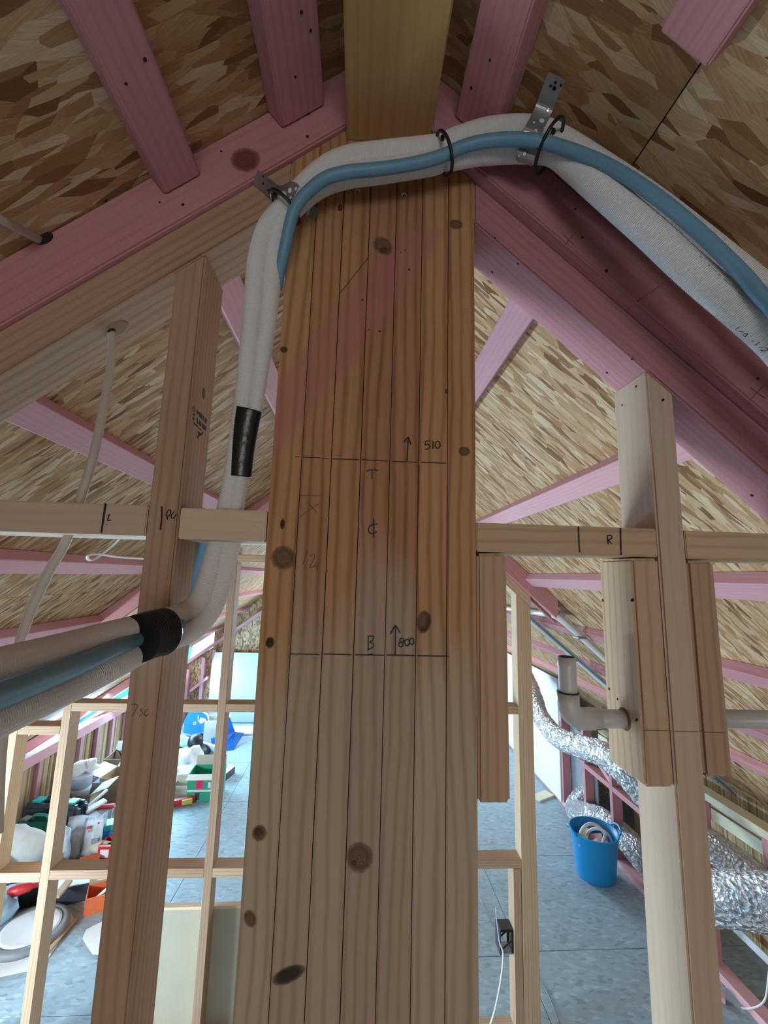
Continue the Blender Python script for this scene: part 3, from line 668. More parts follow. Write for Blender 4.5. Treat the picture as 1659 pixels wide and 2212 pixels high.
def strap(label, pts, width, wdir, holes):
    o = thing('steel_strap', label, 'strap', pts[0])
    P = [Vector(p) for p in catmull([tuple(p) for p in pts], 5)]; bm = bmesh.new(); prev = None
    for i, p in enumerate(P):
        t = (P[min(i + 1, len(P) - 1)] - P[max(i - 1, 0)]).normalized()
        s = Vector(wdir); s = (s - t * s.dot(t)).normalized() * width / 2; n = t.cross(s).normalized() * .0008
        a = [bm.verts.new(q) for q in (p + s + n, p - s + n, p - s - n, p + s - n)]
        if prev:
            for k in range(4): bm.faces.new((prev[k], prev[(k + 1) % 4], a[(k + 1) % 4], a[k]))
        else: bm.faces.new(a[::-1])
        prev = a
    bm.faces.new(prev)
    bm_obj('strap_band', bm, ZINC, Matrix.Translation(pts[0]), o)
    for px, py, r, mt in holes:
        v = ray(px, py); best = None
        for a, b in zip(P, P[1:]):
            m = (a + b) / 2; k = v.cross((m - EYE)).length / v.length
            if best is None or k < best[0]: best = (k, m, (b - a).normalized())
        s = Vector(wdir); t = best[2]; s = (s - t * s.dot(t)).normalized(); n = t.cross(s).normalized()
        if n.dot(v) > 0: n = -n
        d = (best[1] - EYE).dot(n) / v.dot(n); disc('strap_hole' if mt is not BRIGHT else 'strap_screw', EYE + v * d + n * .0008, n, r, mt, o, th=.0006)
    return o
strap('perforated steel strap holding the pipes, screwed to the roof board at right', [UR(1204, 163, 1, .006), UR(1190, 195, 1, .006), UR(1176, 232, 1, .008), UY(1164, 258, .537), UY(1152, 282, .536), UY(1144, 310, .543), UY(1137, 332, .538), UY(1131, 352, .552)], .0275, ray(1200, 200).cross(UR(1204, 163, 1) - UR(1176, 232, 1)),
      [(1200, 178, .0022, DARK), (1190, 185, .002, DARK), (1212, 183, .002, DARK), (1198, 190, .003, DARK), (1183, 238, .003, BRIGHT), (1170, 262, .0042, WHITE), (1153, 266, .002, WHITE), (1176, 277, .0018, WHITE), (1157, 283, .0026, WHITE), (1133, 333, .0026, WHITE), (1121, 336, .0016, WHITE)])
strap('perforated steel strap holding the pipes, nailed across the left raking plate', [UY(552, 382, .6195), UY(575, 400, .619), UY(597, 417, .612), UY(612, 415, .577), UY(632, 412, .5645), UY(648, 428, .569), UY(655, 447, .60), UY(665, 456, .6235), UY(683, 466, .6245)], .0225, ray(610, 420).cross(UY(683, 466, .62) - UY(552, 382, .62)),
      [(569, 397, .002, DARK), (580, 411, .0018, DARK), (569, 382, .0018, DARK), (627, 412, .0036, WHITE), (640, 408, .002, WHITE), (641, 425, .0034, WHITE), (629, 427, .002, WHITE), (662, 456, .0028, BRIGHT)])

# ================================================================== CABLES OF THE NEAR FRAME
cabL = tag(tube('flat_cable', [(*UR(243, 706, -1, PB + .0), .0042)] + rowsY([(238, 712, .668, .0042), (243, 740, .667, .0042), (238, 800, .665, .0042), (222, 890, .662, .0044), (198, 1000, .66, .0046), (170, 1090, .665, .0046), (150, 1150, .668, .0046), (135, 1185, .67, .0046), (108, 1230, .672, .005), (85, 1275, .674, .0055), (66, 1320, .672, .005), (50, 1365, .668, .0046), (40, 1400, .665, .0045), (5, 1600, .65, .0045), (-5, 1800, .65, .0045)]), CABLE, seg=10, flat=1.5, flatdir=(1, .25, 0), n=6), 'flat grey cable hanging from the hole in the left raking plate', 'cable')
d, n = rframe(-1); dn = -n
disc('cable_hole', UR(252, 711, -1, PB + .0082), -n, .016, plain('drilled_wood', (0.30, 0.22, 0.12), .9), plL, sx=1.35, xa=(0, 1, 0) if False else d, th=.0006)
disc('cable_hole', UR(241, 715, -1, PB + .0084), -n, .0065, DARK, plL, th=.0008)
tag(tube('flat_cable', rowsY([(-120, 405, .50, .0048), (0, 472, .545, .0048), (45, 496, .58, .0048), (90, 521, .625, .0048)]), CABLE, seg=10, flat=1.4, flatdir=(0, 0, 1)), 'grey cable entering the notch in the pink rafter at far left', 'cable')
disc('cable_notch', UY(95, 515, .6195), (0, -1, 0), .010, DARK, raL, sx=1.5, xa=(1, 0, .7))
tag(tube('flat_cable', [(*UR(*q, -1, .066), .0052) for q in ((262, 1160), (235, 1185), (205, 1207), (190, 1208), (192, 1199), (215, 1197), (255, 1203), (300, 1206), (340, 1208))], WHITECAB, seg=8, n=6), 'pale cable looped along the fourth left purlin', 'cable')

# ================================================================== GREY DRAIN PIPE THROUGH THE RIGHT STUD
YP = .673; pr_ = .0137; so = .0165
dp = thing('drain_pipe', 'pale grey plastic drain pipe with an upturned elbow left of the right stud', 'pipe', UY(1226, 1540, YP))
c0 = UY(1227, 1552, YP); zc = c0.z
xv = UY(1227, 1500, YP).x
tube('upright_pipe', [(xv, YP, zc + .035, pr_), (xv, YP, zc + .06, pr_), (xv, YP, UY(1226, 1419, YP).z, pr_)], PVC, dp, seg=24, n=2)
disc('pipe_bore', Vector((xv, YP, UY(1226, 1419, YP).z + .0002)), (0, 0, 1), pr_ * .85, DARK, dp, seg=24)
lathe('joint_ring', [(so + .0004, 0), (so + .0004, .0016)], BLACK, Vector((xv, YP, zc + .0385)), dp, 24)
rr = .021
el = [(xv, YP, zc + .0385, so), (xv, YP, zc + rr, so)] + [(xv + rr - rr * math.cos(a), YP, zc + rr - rr * math.sin(a), so) for a in (.26, .52, .78, 1.05, 1.31)] + [(xv + rr, YP, zc, so), (xv + .047, YP, zc, so)]
bm = bmesh.new(); tube_bm(bm, el, 24); bm_obj('elbow', bm, PVC, Matrix.Translation(c0), dp, smooth=True)
tube('run_pipe', [(xv + .04, YP, zc, pr_), (.4268, YP, zc, pr_)], PVC, dp, seg=24, n=2)
tube('run_pipe', [(.5645, YP, zc + .002, pr_), (1.0, YP, zc - .002, pr_), (1.6, YP, zc - .004, pr_)], PVC, dp, seg=24, n=2)
strokes('fitting_mark', [[Vector((xv + .034, YP - so - .0006, zc - .010)), Vector((xv + .05, YP - so - .0006, zc - .009))]], INK, dp, .0012)
disc('pipe_hole', UX(1348, 1553, .4274), (-1, 0, 0), .0168, plain('torn_wood', (0.20, 0.10, 0.05), .9), bkA, th=.0006, seg=20)

# ================================================================== MARKS, KNOTS, NAILS AND SCREWS
yf = Y0 - .0014
def zt_(k, ox, oy): return lambda x, y: UY(ox + x / k, oy + y / k, yf)
def bd(px, py): 
    x = UY(px, py, Y0).x; return boards[max(0, min(6, int((x - XB[0]) / .04543)))]
a = zt_(3.16, 560, 400)
for ln in ([(245, 1853), (272, 1855)], [(300, 1857), (420, 1862)], [(428, 1864), (478, 1866)], [(500, 1868), (682, 1874)], [(700, 1874), (880, 1884)], [(905, 1886), (1080, 1892)], [(1105, 1892), (1275, 1898)]):
    m = ln[0]; strokes('marker_line', [[a(*q) for q in ln]], INK, bd(560 + (m[0] + 12) / 3.16, 990), .0014)
strokes('arrow_mark', [[a(1008, 1884), a(1018, 1720)], [a(985, 1755), a(1018, 1718)], [a(1018, 1718), a(1035, 1772)]], INK, boards[4], .0018)
strokes('number_mark', [[a(1165, 1745), a(1137, 1748)], [a(1137, 1748), a(1132, 1775), a(1152, 1768), a(1164, 1783), a(1152, 1800), a(1132, 1803)], [a(1187, 1745), a(1185, 1802)], [a(1218 + 17 * math.cos(t), 1772 + 24 * math.sin(t)) for t in [k * PI / 5 for k in range(11)]]], INK, boards[5], .0018)
strokes('letter_mark', [[a(732, 1952), a(770, 1943), a(810, 1948)], [a(770, 1945), a(770, 2005)]], INK, boards[3], .0018)
strokes('pencil_line', [[a(545, 745), a(770, 460)]], PENCIL, boards[2], .0010)
a = zt_(2.962, 500, 1060)
for gl in ([[a(440, 32), a(585, 33)]], [[a(485, 70), a(545, 138)], [a(560, 82), a(440, 165)]], [[a(487, 380), a(455, 475)]], [[a(500, 420), a(530, 405), a(527, 440), a(500, 490), a(532, 482)]], [[a(545, 455), a(532, 488), a(562, 476)], [a(556, 460), a(546, 520)]]): strokes('pencil_mark', gl, PENCIL, boards[1], .0011)
strokes('centre_line_mark', [[a(910, 180), a(910, 298)], [a(935, 212), a(892, 222), a(876, 248), a(892, 275), a(932, 262)]], INK, boards[3], .0020)
for ln in ([(382, 1044), (562, 1048)], [(590, 1046), (768, 1050)], [(792, 1050), (975, 1053)], [(870, 1046), (908, 1047)], [(993, 1052), (1173, 1056)], [(1190, 1056), (1390, 1060)]):
    strokes('marker_line', [[a(*q) for q in ln]], INK, bd(500 + (ln[0][0] + 20) / 2.962, 1415), .0016)
strokes('letter_mark', [[a(875, 932), a(875, 1018)], [a(872, 930), a(912, 930)], [a(912, 930), a(904, 955), a(884, 970), a(906, 978), a(906, 1000), a(870, 1018)]], INK, boards[3], .0018)
strokes('arrow_mark', [[a(1048, 1050), a(1050, 865)], [a(1015, 918), a(1050, 862)], [a(1050, 862), a(1080, 908)]], INK, boards[4], .0020)
el_ = lambda cx, cy_, rx, ry: [a(cx + rx * math.cos(t), cy_ + ry * math.sin(t)) for t in [k * PI / 5 for k in range(11)]]
strokes('number_mark', [el_(1090, 958, 13, 13), el_(1084, 985, 14, 15), el_(1124, 972, 15, 20), el_(1154, 965, 14, 20)], INK, boards[4], .0018)
def knot(px, py, r, sx, par, yy=Y0 - .0013, mat=KNOT, ang=0.0):
    return disc('knot', UY(px, py, yy), (0, -1, 0), r, mat, par, sx=sx, xa=(math.cos(ang), 0, math.sin(ang)), seg=20, th=.0004)
KNOT2 = knotmat('pale_knot_wood', (0.13, 0.07, 0.035), (0.30, 0.18, 0.09))
BURN = plain('dark_bark', (0.03, 0.02, 0.014), .9, var=.3, scale=80, bmp=.4)
BURNK = knotmat('bark_knot', (0.02, 0.012, 0.008), (0.10, 0.05, 0.025))
knot(827, 531, .0165, 1.25, boards[3], ang=-.9, mat=KNOT2); knot(830, 540, .006, 1.3, boards[3], yy=Y0 - .0018)
knot(735, 449, .008, .6, boards[1], ang=0); knot(613, 755, .006, 1.2, boards[0]); knot(965, 845, .005, .6, boards[5])
knot(610, 1132, .009, .45, boards[0], mat=BURNK); knot(612, 1205, .019, 1.1, boards[0], mat=KNOT2, ang=-.6); knot(583, 1388, .009, .8, boards[0], mat=BURNK)
knot(917, 1345, .0175, .62, boards[5], mat=BURNK, ang=-.25); knot(913, 1340, .0155, .6, boards[5], yy=Y0 - .0019, mat=KNOT2, ang=-.25)
knot(560, 1800, .011, 1.0, boards[0], mat=KNOT2); knot(558, 1798, .0055, 1.2, boards[0], yy=Y0 - .0018)
knot(776, 1852, .021, .95, boards[3], mat=KNOT2, ang=.5); knot(765, 1864, .004, 1.0, boards[3], yy=Y0 - .0018); knot(1003, 975, .009, 1.2, boards[6], mat=KNOT2); knot(985, 485, .011, 1.2, boards[6], mat=KNOT2)
knot(540, 1985, .012, .7, boards[0], mat=KNOT2, ang=.5)
o = knot(623, 2106, .0105, 2.3, boards[1], mat=BURNK, ang=.33); o.name = 'bark_pocket'
knot(530, 345, .026, 1.05, raL, yy=.6192, mat=knotmat('pink_knot', (0.16, 0.045, 0.04), (0.36, 0.12, 0.11)), ang=.4)
for px, py in ((772, 413), (873, 422)):
    disc('washer', UY(px, py, Y0 - .001), (0, -1, 0), .0052, BRIGHT, bd(px, py), th=.001, seg=16); disc('screw_head', UY(px, py + 2, Y0 - .002), (0, -1, 0), .0028, NAIL, bd(px, py), th=.0015, seg=10)
for px, py, r in ((783, 648, .0017), (820, 716, .0017), (884, 582, .0018), (875, 540, .0012), (866, 545, .0009), (797, 712, .001), (1140, 1, .001)):
    if px < 1030: disc('nail_hole', UY(px, py, Y0 - .0012), (0, -1, 0), r, DARK, bd(px, py), th=.0004)
zn = lambda x, y: UY(200 + x / 7.54, 1060 + y / 7.54, Y0 - .0002)
strokes('marker_line', [[zn(212, 205), zn(178, 440), zn(142, 685)]], INK, ngs[0], .0028)
strokes('letter_mark', [[zn(272, 380), zn(240, 488)], [zn(240, 488), zn(300, 480)], [zn(228, 548), zn(228, 558)]], INK, ngs[0], .0017)
strokes('marker_line', [[zn(1130, 258), zn(1125, 450), zn(1105, 640)]], INK, stL, .0026)
strokes('letter_mark', [[zn(1222, 472), zn(1208, 400), zn(1215, 350), zn(1250, 310), zn(1277, 345), zn(1250, 405), zn(1215, 415)], [zn(1335, 335), zn(1285, 395), zn(1285, 440), zn(1320, 448), zn(1365, 385)]], INK, stL, .0018)
z8 = lambda x, y: UY(1000 + x / 2.517, 1100 + y / 2.517, Y0 - .0002)
for gl in ([[z8(628, 95), z8(631, 170), z8(635, 235)]], [[z8(857, 100), z8(858, 170), z8(860, 250)]]): strokes('marker_line', gl, INK, ngs[2], .0020)
strokes('letter_mark', [[z8(785, 143), z8(790, 191)], [z8(785, 145), z8(805, 142), z8(809, 158), z8(789, 168)], [z8(792, 168), z8(809, 190)]], INK, ngs[2], .0017)
z7 = lambda x, y: UY(x / 2.765, 1500 + y / 2.765, Y0 - .0002)
for gl in ([[z7(785, 58), z7(822, 66), z7(790, 130)]], [[z7(853, 85), z7(838, 92), z7(852, 110), z7(834, 130)]], [[z7(885, 85), z7(860, 115), z7(875, 128), z7(887, 116)]]): strokes('pencil_mark', gl, PENCIL, stL, .0010)
for blk, p0, p1 in ((bkA, (1388, 1577), (1451, 1579)), (stR, (1456, 1580), (1509, 1581)), (bkB, (1514, 1581), (1567, 1583))):
    strokes('pencil_line', [[UY(*p0, Y0 - .0002), UY(*p1, Y0 - .0002)]], PENCIL, blk, .0008)
for ln in ([(1215, 505), (1240, 530)], [(1243, 503), (1222, 527)], [(1375, 652), (1425, 618)], [(1619, 836), (1654, 862)], [(1648, 834), (1622, 862)]):
    strokes('pencil_line', [[UY(*q, .6058) for q in ln]], PENCIL, raR, .0012)
# nails
def nails(L, par, fn, nrm):
    for px, py in L: disc('nail_hole', fn(px, py), nrm, random.uniform(.0018, .0028), DARK, par, sx=random.uniform(.8, 1.4), th=.0005, seg=8)
nails([(345, 437), (395, 442), (478, 327), (666, 246), (664, 295), (228, 433), (300, 330)], raL, lambda x, y: UY(x, y, .6198), (0, -1, 0))
nails([(1310, 585), (1258, 513), (1243, 452), (1637, 818)], raR, lambda x, y: UY(x, y, .6058), (0, -1, 0))
nL = -rframe(-1)[1]; nR = -rframe(1)[1]
nails([(1365, 776), (1311, 805), (1069, 514), (1119, 570), (1063, 588), (1624, 1070)], plR, lambda x, y: UR(x, y, 1, PB + .0082), nR)
nails([(272, 181), (313, 129)], puL2, lambda x, y: UR(x, y, -1, .0603), nL)
nails([(651, 27), (671, 66), (638, 166)], puL1, lambda x, y: UR(x, y, -1, .0603), nL)
nails([(1058, 130), (1018, 190)], puR1, lambda x, y: UR(x, y, 1, .0615), nR)
nails([(1374, 835), (1344, 875)], stR, lambda x, y: UX(x, y, .4729), (-1, 0, 0))
nails([(1302, 1297), (1316, 1488), (1334, 1510)], bkA, lambda x, y: UX(x, y, .4274), (-1, 0, 0))
nails([(1366, 1296), (1375, 1555)], bkA, lambda x, y: UY(x, y, Y0 - .0002), (0, -1, 0))
nails([(1432, 864)], stR, lambda x, y: UY(x, y, Y0 - .0002), (0, -1, 0))
# stamp on the right face of the left stud
XS = -.2659
st = lambda x, y: UX(400 + x / 20.1, 860 + y / 20.1, XS + .0002)
bm = bmesh.new()
for q in ([(505, 500), (545, 520), (545, 720), (505, 700)], [(560, 560), (600, 600), (600, 700), (565, 680)], [(620, 590), (700, 660), (690, 900), (620, 800)], [(720, 690), (740, 700), (735, 930), (700, 900)], [(770, 740), (820, 790), (815, 1000), (770, 960)], [(860, 840), (940, 900), (920, 1130), (840, 1060)],
          [(505, 830), (545, 860), (560, 1120), (520, 1060)], [(605, 940), (650, 1000), (650, 1200), (595, 1150)], [(670, 1010), (710, 1060), (695, 1240), (655, 1210)], [(750, 1080), (930, 1260), (900, 1440), (730, 1290)],
          [(365, 1030), (550, 1190), (545, 1270), (370, 1120)], [(565, 1240), (710, 1370), (690, 1420), (560, 1300)], [(330, 810), (400, 860), (400, 970), (330, 930)], [(340, 640), (400, 660), (440, 720), (400, 800), (350, 740)]):
    bm.faces.new([bm.verts.new(st(*p)) for p in q])
bm_obj('timber_stamp', bm, STAMP, WM[stL.name], stL, recalc=False)
strokes('timber_stamp', [[st(375 + 40 * math.cos(t), 470 + 110 * math.sin(t)) for t in [k * PI / 6 for k in range(13)]]], STAMP, stL, .0012, off=(1, 0, 0))
bm = bmesh.new(); bm.faces.new([bm.verts.new(st(*p)) for p in ((530, 1440), (580, 1440), (640, 1490), (690, 1520), (760, 1480), (815, 1440), (780, 1530), (700, 1620), (620, 1640), (570, 1700), (600, 1870), (540, 1720), (510, 1640), (560, 1620), (580, 1520))]); bm_obj('timber_stamp', bm, STAMP, WM[stL.name], stL, recalc=False)
disc('knot', UX(440, 850, XS + .0001), (1, 0, 0), .011, KNOT2, stL, sx=.7, xa=(0, 1, 0), seg=16, th=.0004)
# ================================================================== RIGHT SIDE: DUCTS, ROOF PIPES, BUCKET
def duct(name, rows, label):
    return tag(tube(name, rows, FOIL, seg=28, step=0.022, rib=0.05, n=10, jitter=0.06, smooth=True), label, 'duct')
duct('flexible_duct', rowsC([(1128, 1440, 5.2, .075), (1150, 1490, 4.6, .078), (1167, 1545, 4.2, .080), (1200, 1588, 3.8, .082), (1250, 1612, 3.4, .084), (1300, 1628, 3.1, .084), (1350, 1668, 2.85, .083), (1400, 1722, 2.68, .082), (1470, 1782, 2.5, .080), (1540, 1832, 2.4, .078), (1600, 1872, 2.35, .075), (1660, 1915, 2.3, .073)]), 'silver foil duct sagging from the roof behind the grey elbow')
duct('flexible_duct', rowsC([(1330, 1722, 4.45, .085), (1295, 1712, 4.42, .09), (1262, 1722, 4.38, .094), (1243, 1748, 4.25, .096), (1264, 1760, 4.08, .10), (1295, 1769, 3.95, .10), (1321, 1787, 3.82, .10), (1347, 1808, 3.7, .10), (1375, 1838, 3.55, .099), (1405, 1876, 3.4, .097), (1445, 1935, 3.22, .094), (1490, 2010, 3.05, .09)]), 'silver foil duct coiling out of the pink framing behind the blue bucket')
duct('flexible_duct', rowsC([(1448, 1936, 1.9, .089), (1530, 1938, 1.78, .09), (1600, 1944, 1.68, .09), (1680, 1952, 1.6, .09), (1800, 1962, 1.5, .09), (2150, 1930, 1.25, .09), (2500, 1850, 1.15, .085)]), 'thick silver foil duct running out of frame at lower right')
d, n = rframe(1)
def slopept(x, y, drop): return Vector((x, y, roofz(x))) - n * drop
rp = thing('vent_pipe', 'pale plastic pipe elbowing down the right slope past the middle frame', 'pipe', slopept(1.3, 2.6, .08))
tube('level_run', [(1.36, 4.6, slopept(1.36, 4.6, .078).z, .02), (1.33, 3.3, slopept(1.33, 3.3, .078).z, .02), (1.292, 2.60, slopept(1.292, 2.6, .078).z, .02)], PVC, rp, seg=14, n=3)
tube('slope_run', [(*slopept(1.29, 2.60, .078), .023), (*slopept(1.34, 2.56, .076), .021), (*slopept(1.6, 2.55, .075), .02), (*slopept(2.3, 2.55, .075), .02)], PVC, rp, seg=14, n=4)
box('pipe_clip', slopept(1.43, 2.55, .088), .05, .07, .012, GREY, rp)
rq = thing('conduit_pipe', 'grey conduit with a thin cable clipped down the right slope', 'pipe', slopept(1.36, 3.2, .075))
tube('conduit', [(*slopept(1.30, 3.22, .075), .021), (*slopept(1.85, 3.11, .075), .021), (*slopept(2.41, 2.93, .075), .021), (*slopept(2.62, 2.92, .075), .021)], PVC, rq, seg=14, n=4)
tube('side_cable', [(*slopept(1.30, 3.16, .085), .007), (*slopept(1.85, 3.05, .085), .007), (*slopept(2.41, 2.87, .085), .007), (*slopept(2.62, 2.86, .085), .007)], plain('blue_grey_cable', (0.12, 0.25, 0.36), .5), rq, seg=8, n=4)
box('pipe_clip', slopept(1.70, 3.13, .09), .03, .075, .012, GREY, rq); box('pipe_clip', slopept(2.52, 2.9, .09), .03, .075, .012, GREY, rq)

bk = thing('bucket', 'bright blue flexible bucket of offcuts standing on the right floor', 'bucket', (2.11, 3.82, 0))
lathe('shell', [(0.0, .004), (.148, .0), (.152, .01), (.165, .12), (.178, .24), (.188, .335), (.196, .345), (.196, .352), (.186, .352), (.176, .24), (.163, .12), (.148, .016), (0.0, .014)], BUCKET, Vector((2.11, 3.82, 0)), bk, 36)
for s in (-1, 1):
    pts = [(2.11 + s * (.188 + .03 * math.sin(a)), 3.82 + .07 * math.cos(a), .335 + .045 * math.sin(a), .009) for a in [k * PI / 8 for k in range(9)]]
    tube('handle', pts, BUCKET, bk, seg=8, n=3)
def loop(cx, cy_, z, r, tilt, a0, a1, rad, mat, label, ph=0.0):
    R = Euler((tilt, 0, ph)).to_matrix(); pts = []
    for k in range(13):
        a = a0 + (a1 - a0) * k / 12; p = R @ Vector((math.cos(a) * r, 0, math.sin(a) * r)); pts.append((cx + p.x, cy_ + p.y, z + p.z, rad))
    return tag(tube('hose_offcut', pts, mat, seg=10, n=4), label, 'hose')
loop(2.08, 3.78, .27, .13, -.25, -.25, PI + .1, .013, WHITE, 'tall white hose loop arching out of the blue bucket', .15)
loop(2.14, 3.80, .26, .10, -.1, -.2, PI + .2, .012, WHITE, 'smaller white hose loop inside the blue bucket', -.35)
loop(2.15, 3.77, .22, .12, .2, -.1, PI * .9, .012, WHITECAB, 'white hose bent over the right rim of the blue bucket', .9)
tag(bar('timber_offcut', (2.04, 3.87, .25), (2.18, 3.81, .29), .07, .035, PINK_PALE), 'pink timber offcut inside the blue bucket', 'offcut')
tag(bar('timber_offcut', (2.01, 3.79, .27), (2.08, 3.90, .31), .05, .03, CREAM), 'pale timber offcut at the left of the blue bucket', 'offcut')
def crumple(name, c, sx, sy_, sz, mat, label, cat, amp=.25, seed=1, sub=3, parent=None):
    rnd = random.Random(seed); bm = bmesh.new(); bmesh.ops.create_icosphere(bm, subdivisions=sub, radius=1)
    ph = [rnd.uniform(0, 6.28) for _ in range(9)]
    for v in bm.verts:
        p = v.co; q = 1 + amp * (math.sin(3.1 * p.x + ph[0]) * math.sin(3.7 * p.y + ph[1]) + .6 * math.sin(7.3 * p.z + ph[2] + 4 * p.x) * math.sin(6.1 * p.x + ph[3]) + .35 * math.sin(13 * p.y + ph[4]) * math.sin(11 * p.z + ph[5])) + rnd.uniform(-.04, .04)
        v.co = Vector((p.x * q * sx, p.y * q * sy_, max(p.z * q, -.7) * sz))
    lo = min(v.co.z for v in bm.verts); bm.transform(Matrix.Translation((c[0], c[1], c[2] - lo)))
    o = bm_obj(name, bm, mat, Matrix.Translation(c), parent, smooth=True)
    return tag(o, label, cat) if label else o
crumple('plastic_wrap', (2.12, 3.75, .20), .10, .08, .06, WHITE, 'crumpled white plastic wrap in the front of the blue bucket', 'wrap', seed=4)
tag(box('sheet_offcut', (*UZ(1172, 1722)[:2], .011), .26, .13, .02, CREAM, rz=.5), 'pale sheet offcut lying on the floor before the white lining board', 'offcut')
tag(box('timber_offcut', (*UZ(1558, 2160)[:2], .016), .05, .045, .03, PINK_PALE, rz=.8), 'tiny pink timber offcut beside the right bottom plate', 'offcut')
# socket bracket and cable on the middle frame
sk = thing('socket_bracket', 'black socket bracket on the middle stud with a white cable', 'bracket', (.905, 2.62, H - 2.0))
zA, zB = H - 2.045, H - 1.935
for y in (2.595, 2.665):
    box('frame_post', (.936, y, (zA + zB) / 2), .012, .008, zB - zA, BLACK, sk)
    bar('frame_brace', (.878, y, zA + .02), (.932, y, zA + .06), .006, .010, BLACK, parent=sk)
box('frame_top', (.906, 2.63, zB), .07, .078, .014, BLACK, sk); box('frame_bottom', (.906, 2.63, zA), .07, .078, .008, GREY, sk)
box('face_plate', (.868, 2.63, (zA + zB) / 2), .006, .085, .12, NAVY, sk)
tag(tube('white_cable', rowsY([(1070, 1960, 2.60, .0018), (1078, 2030, 2.57, .003), (1087, 2060, 2.55, .0055), (1083, 2110, 2.55, .0058), (1072, 2170, 2.55, .0058), (1062, 2206, 2.55, .0058), (1045, 2260, 2.55, .0058)]), WHITECAB, seg=8, n=5), 'white cable hanging through the black socket bracket', 'cable')
tag(tube('floor_wire', [(*UZ(1036, 1932, .004), .003), (*UZ(1060, 1985, .004), .003), (*UZ(1110, 2060, .004), .003), (*UZ(1170, 2125, .004), .003), (*UZ(1195, 2175, .004), .003), (*UZ(1210, 2215, .004), .003)], GREY, seg=6, n=4), 'thin dark wire lying across the floor below the right frame', 'wire')
tag(tube('white_cable', [(*UX(1562, 2161, XR - .02), .005), (*UX(1590, 2175, XR - .02), .005), (*UX(1625, 2178, XR), .005), (*UX(1652, 2160, XR + .02), .005), (*UX(1660, 2110, XR + .05), .005), (*UX(1665, 2060, XR + .05), .005)], WHITECAB, seg=8, n=5), 'white cable curving over the right bottom plate', 'cable')

# ================================================================== LEFT FLOOR: THE CLUTTER
def fl_(px, py, z=0.0): return UZ(px, py, z)
def carton(c, sx, sy_, sz, rz, mat, label, flaps=(), inner=None, name='carton', lid=False):
    t = .006; R = Matrix.Rotation(rz, 3, 'Z'); o = thing(name, label, 'box', (c[0], c[1], c[2] if len(c) > 2 else 0)); z0 = c[2] if len(c) > 2 else 0.0
    P = lambda x, y, z: Vector((c[0], c[1], z0)) + R @ Vector((x, y, z))
    for s in (-1, 1):
        box('side_panel', P(s * (sx / 2 - t / 2), 0, sz / 2), t, sy_, sz, mat, o, rz=rz, bevel=.001)
        box('end_panel', P(0, s * (sy_ / 2 - t / 2), sz / 2), sx - 2 * t, t, sz, mat, o, rz=rz, bevel=.001)
    box('base_panel', P(0, 0, t / 2), sx - 2 * t, sy_ - 2 * t, t, mat, o, rz=rz, bevel=.001)
    if lid: box('lid', P(0, 0, sz + t / 2), sx, sy_, t, inner or mat, o, rz=rz, bevel=.001)
    for side, ang, ln in flaps:
        dx, dy = {'l': (-1, 0), 'r': (1, 0), 'f': (0, -1), 'b': (0, 1)}[side]
        w_ = sy_ if dx else sx
        h0 = P(dx * sx / 2, dy * sy_ / 2, sz); out = R @ Vector((dx, dy, 0)); dirv = out * math.sin(ang) + Vector((0, 0, 1)) * math.cos(ang)
        bar('flap', h0, h0 + dirv * ln, w_ * .98, .004, inner or mat, up=dirv.cross(R @ Vector((-dy, dx, 0))), parent=o, bevel=.0005)
    return o
KRAFT = plain('pale_card', (0.62, 0.56, 0.45), .85)
GREENC = plain('green_print_card', (0.02, 0.38, 0.22), .6)
g = carton((-1.575, 5.13), .34, .24, .27, .04, GREENC, 'open green carton with a bright pink label on the bare floor', (('f', 1.75, .10), ('l', 1.6, .12), ('b', .1, .10)), KRAFT)
R_ = Matrix.Rotation(.04, 3, 'Z'); gp = lambda x, z, off=.1215: Vector((-1.575, 5.13, 0)) + R_ @ Vector((x, -off, z))
box('pink_label', gp(-.045, .185), .085, .003, .12, PINKLAB, g, rz=.04, bevel=.0005); box('white_band', gp(0, .105), .335, .003, .02, WHITE, g, rz=.04, bevel=.0005)
box('dark_label', gp(-.06, .05), .05, .003, .07, NAVY, g, rz=.04, bevel=.0005); box('white_print', gp(.06, .16), .03, .003, .06, WHITE, g, rz=.04, bevel=.0005)
t_ = plain('dark_pink_print', (0.35, 0.01, 0.06), .7)
for k, w_ in enumerate((.06, .05, .03, .055, .04)): box('label_print', gp(-.045, .225 - k * .02, .1235), w_, .001, .006, t_, g, rz=.04, bevel=0)
carton((*fl_(489, 1680)[:2],), .07, .26, .08, -.25, NAVY, 'small dark blue box on the floor right of the green carton', (), WHITE, lid=True)
tl = thing('spirit_level', 'short red tool with a yellow panel in front of the green carton', 'tool', (*fl_(390, 1738)[:2], 0), rot=Matrix.Rotation(.45, 3, 'Z'))
p = fl_(392, 1738); box('tool_body', (p.x, p.y, .03), .26, .05, .06, RED, tl, rz=.45); box('yellow_panel', (p.x + .055, p.y - .003, .035), .10, .054, .045, plain('yellow_plastic', (0.6, 0.45, 0.08), .5), tl, rz=.45)
p = fl_(393, 1722); carton((p.x - .02, p.y + .05), .17, .14, .12, .1, KRAFT, 'low pale carton left of the green carton', (('b', .3, .08),), KRAFT)
p = fl_(388, 1705); tag(box('plastic_case', (p.x, p.y + .08, .10), .16, .1, .2, WHITE, rz=.2, bevel=.01), 'white plastic case behind the low pale carton', 'case')
p = fl_(404, 1700); tag(box('plastic_case', (p.x, p.y + .15, .09), .12, .10, .18, BLUEP, rz=-.3, bevel=.01), 'blue plastic case beside the white case', 'case')
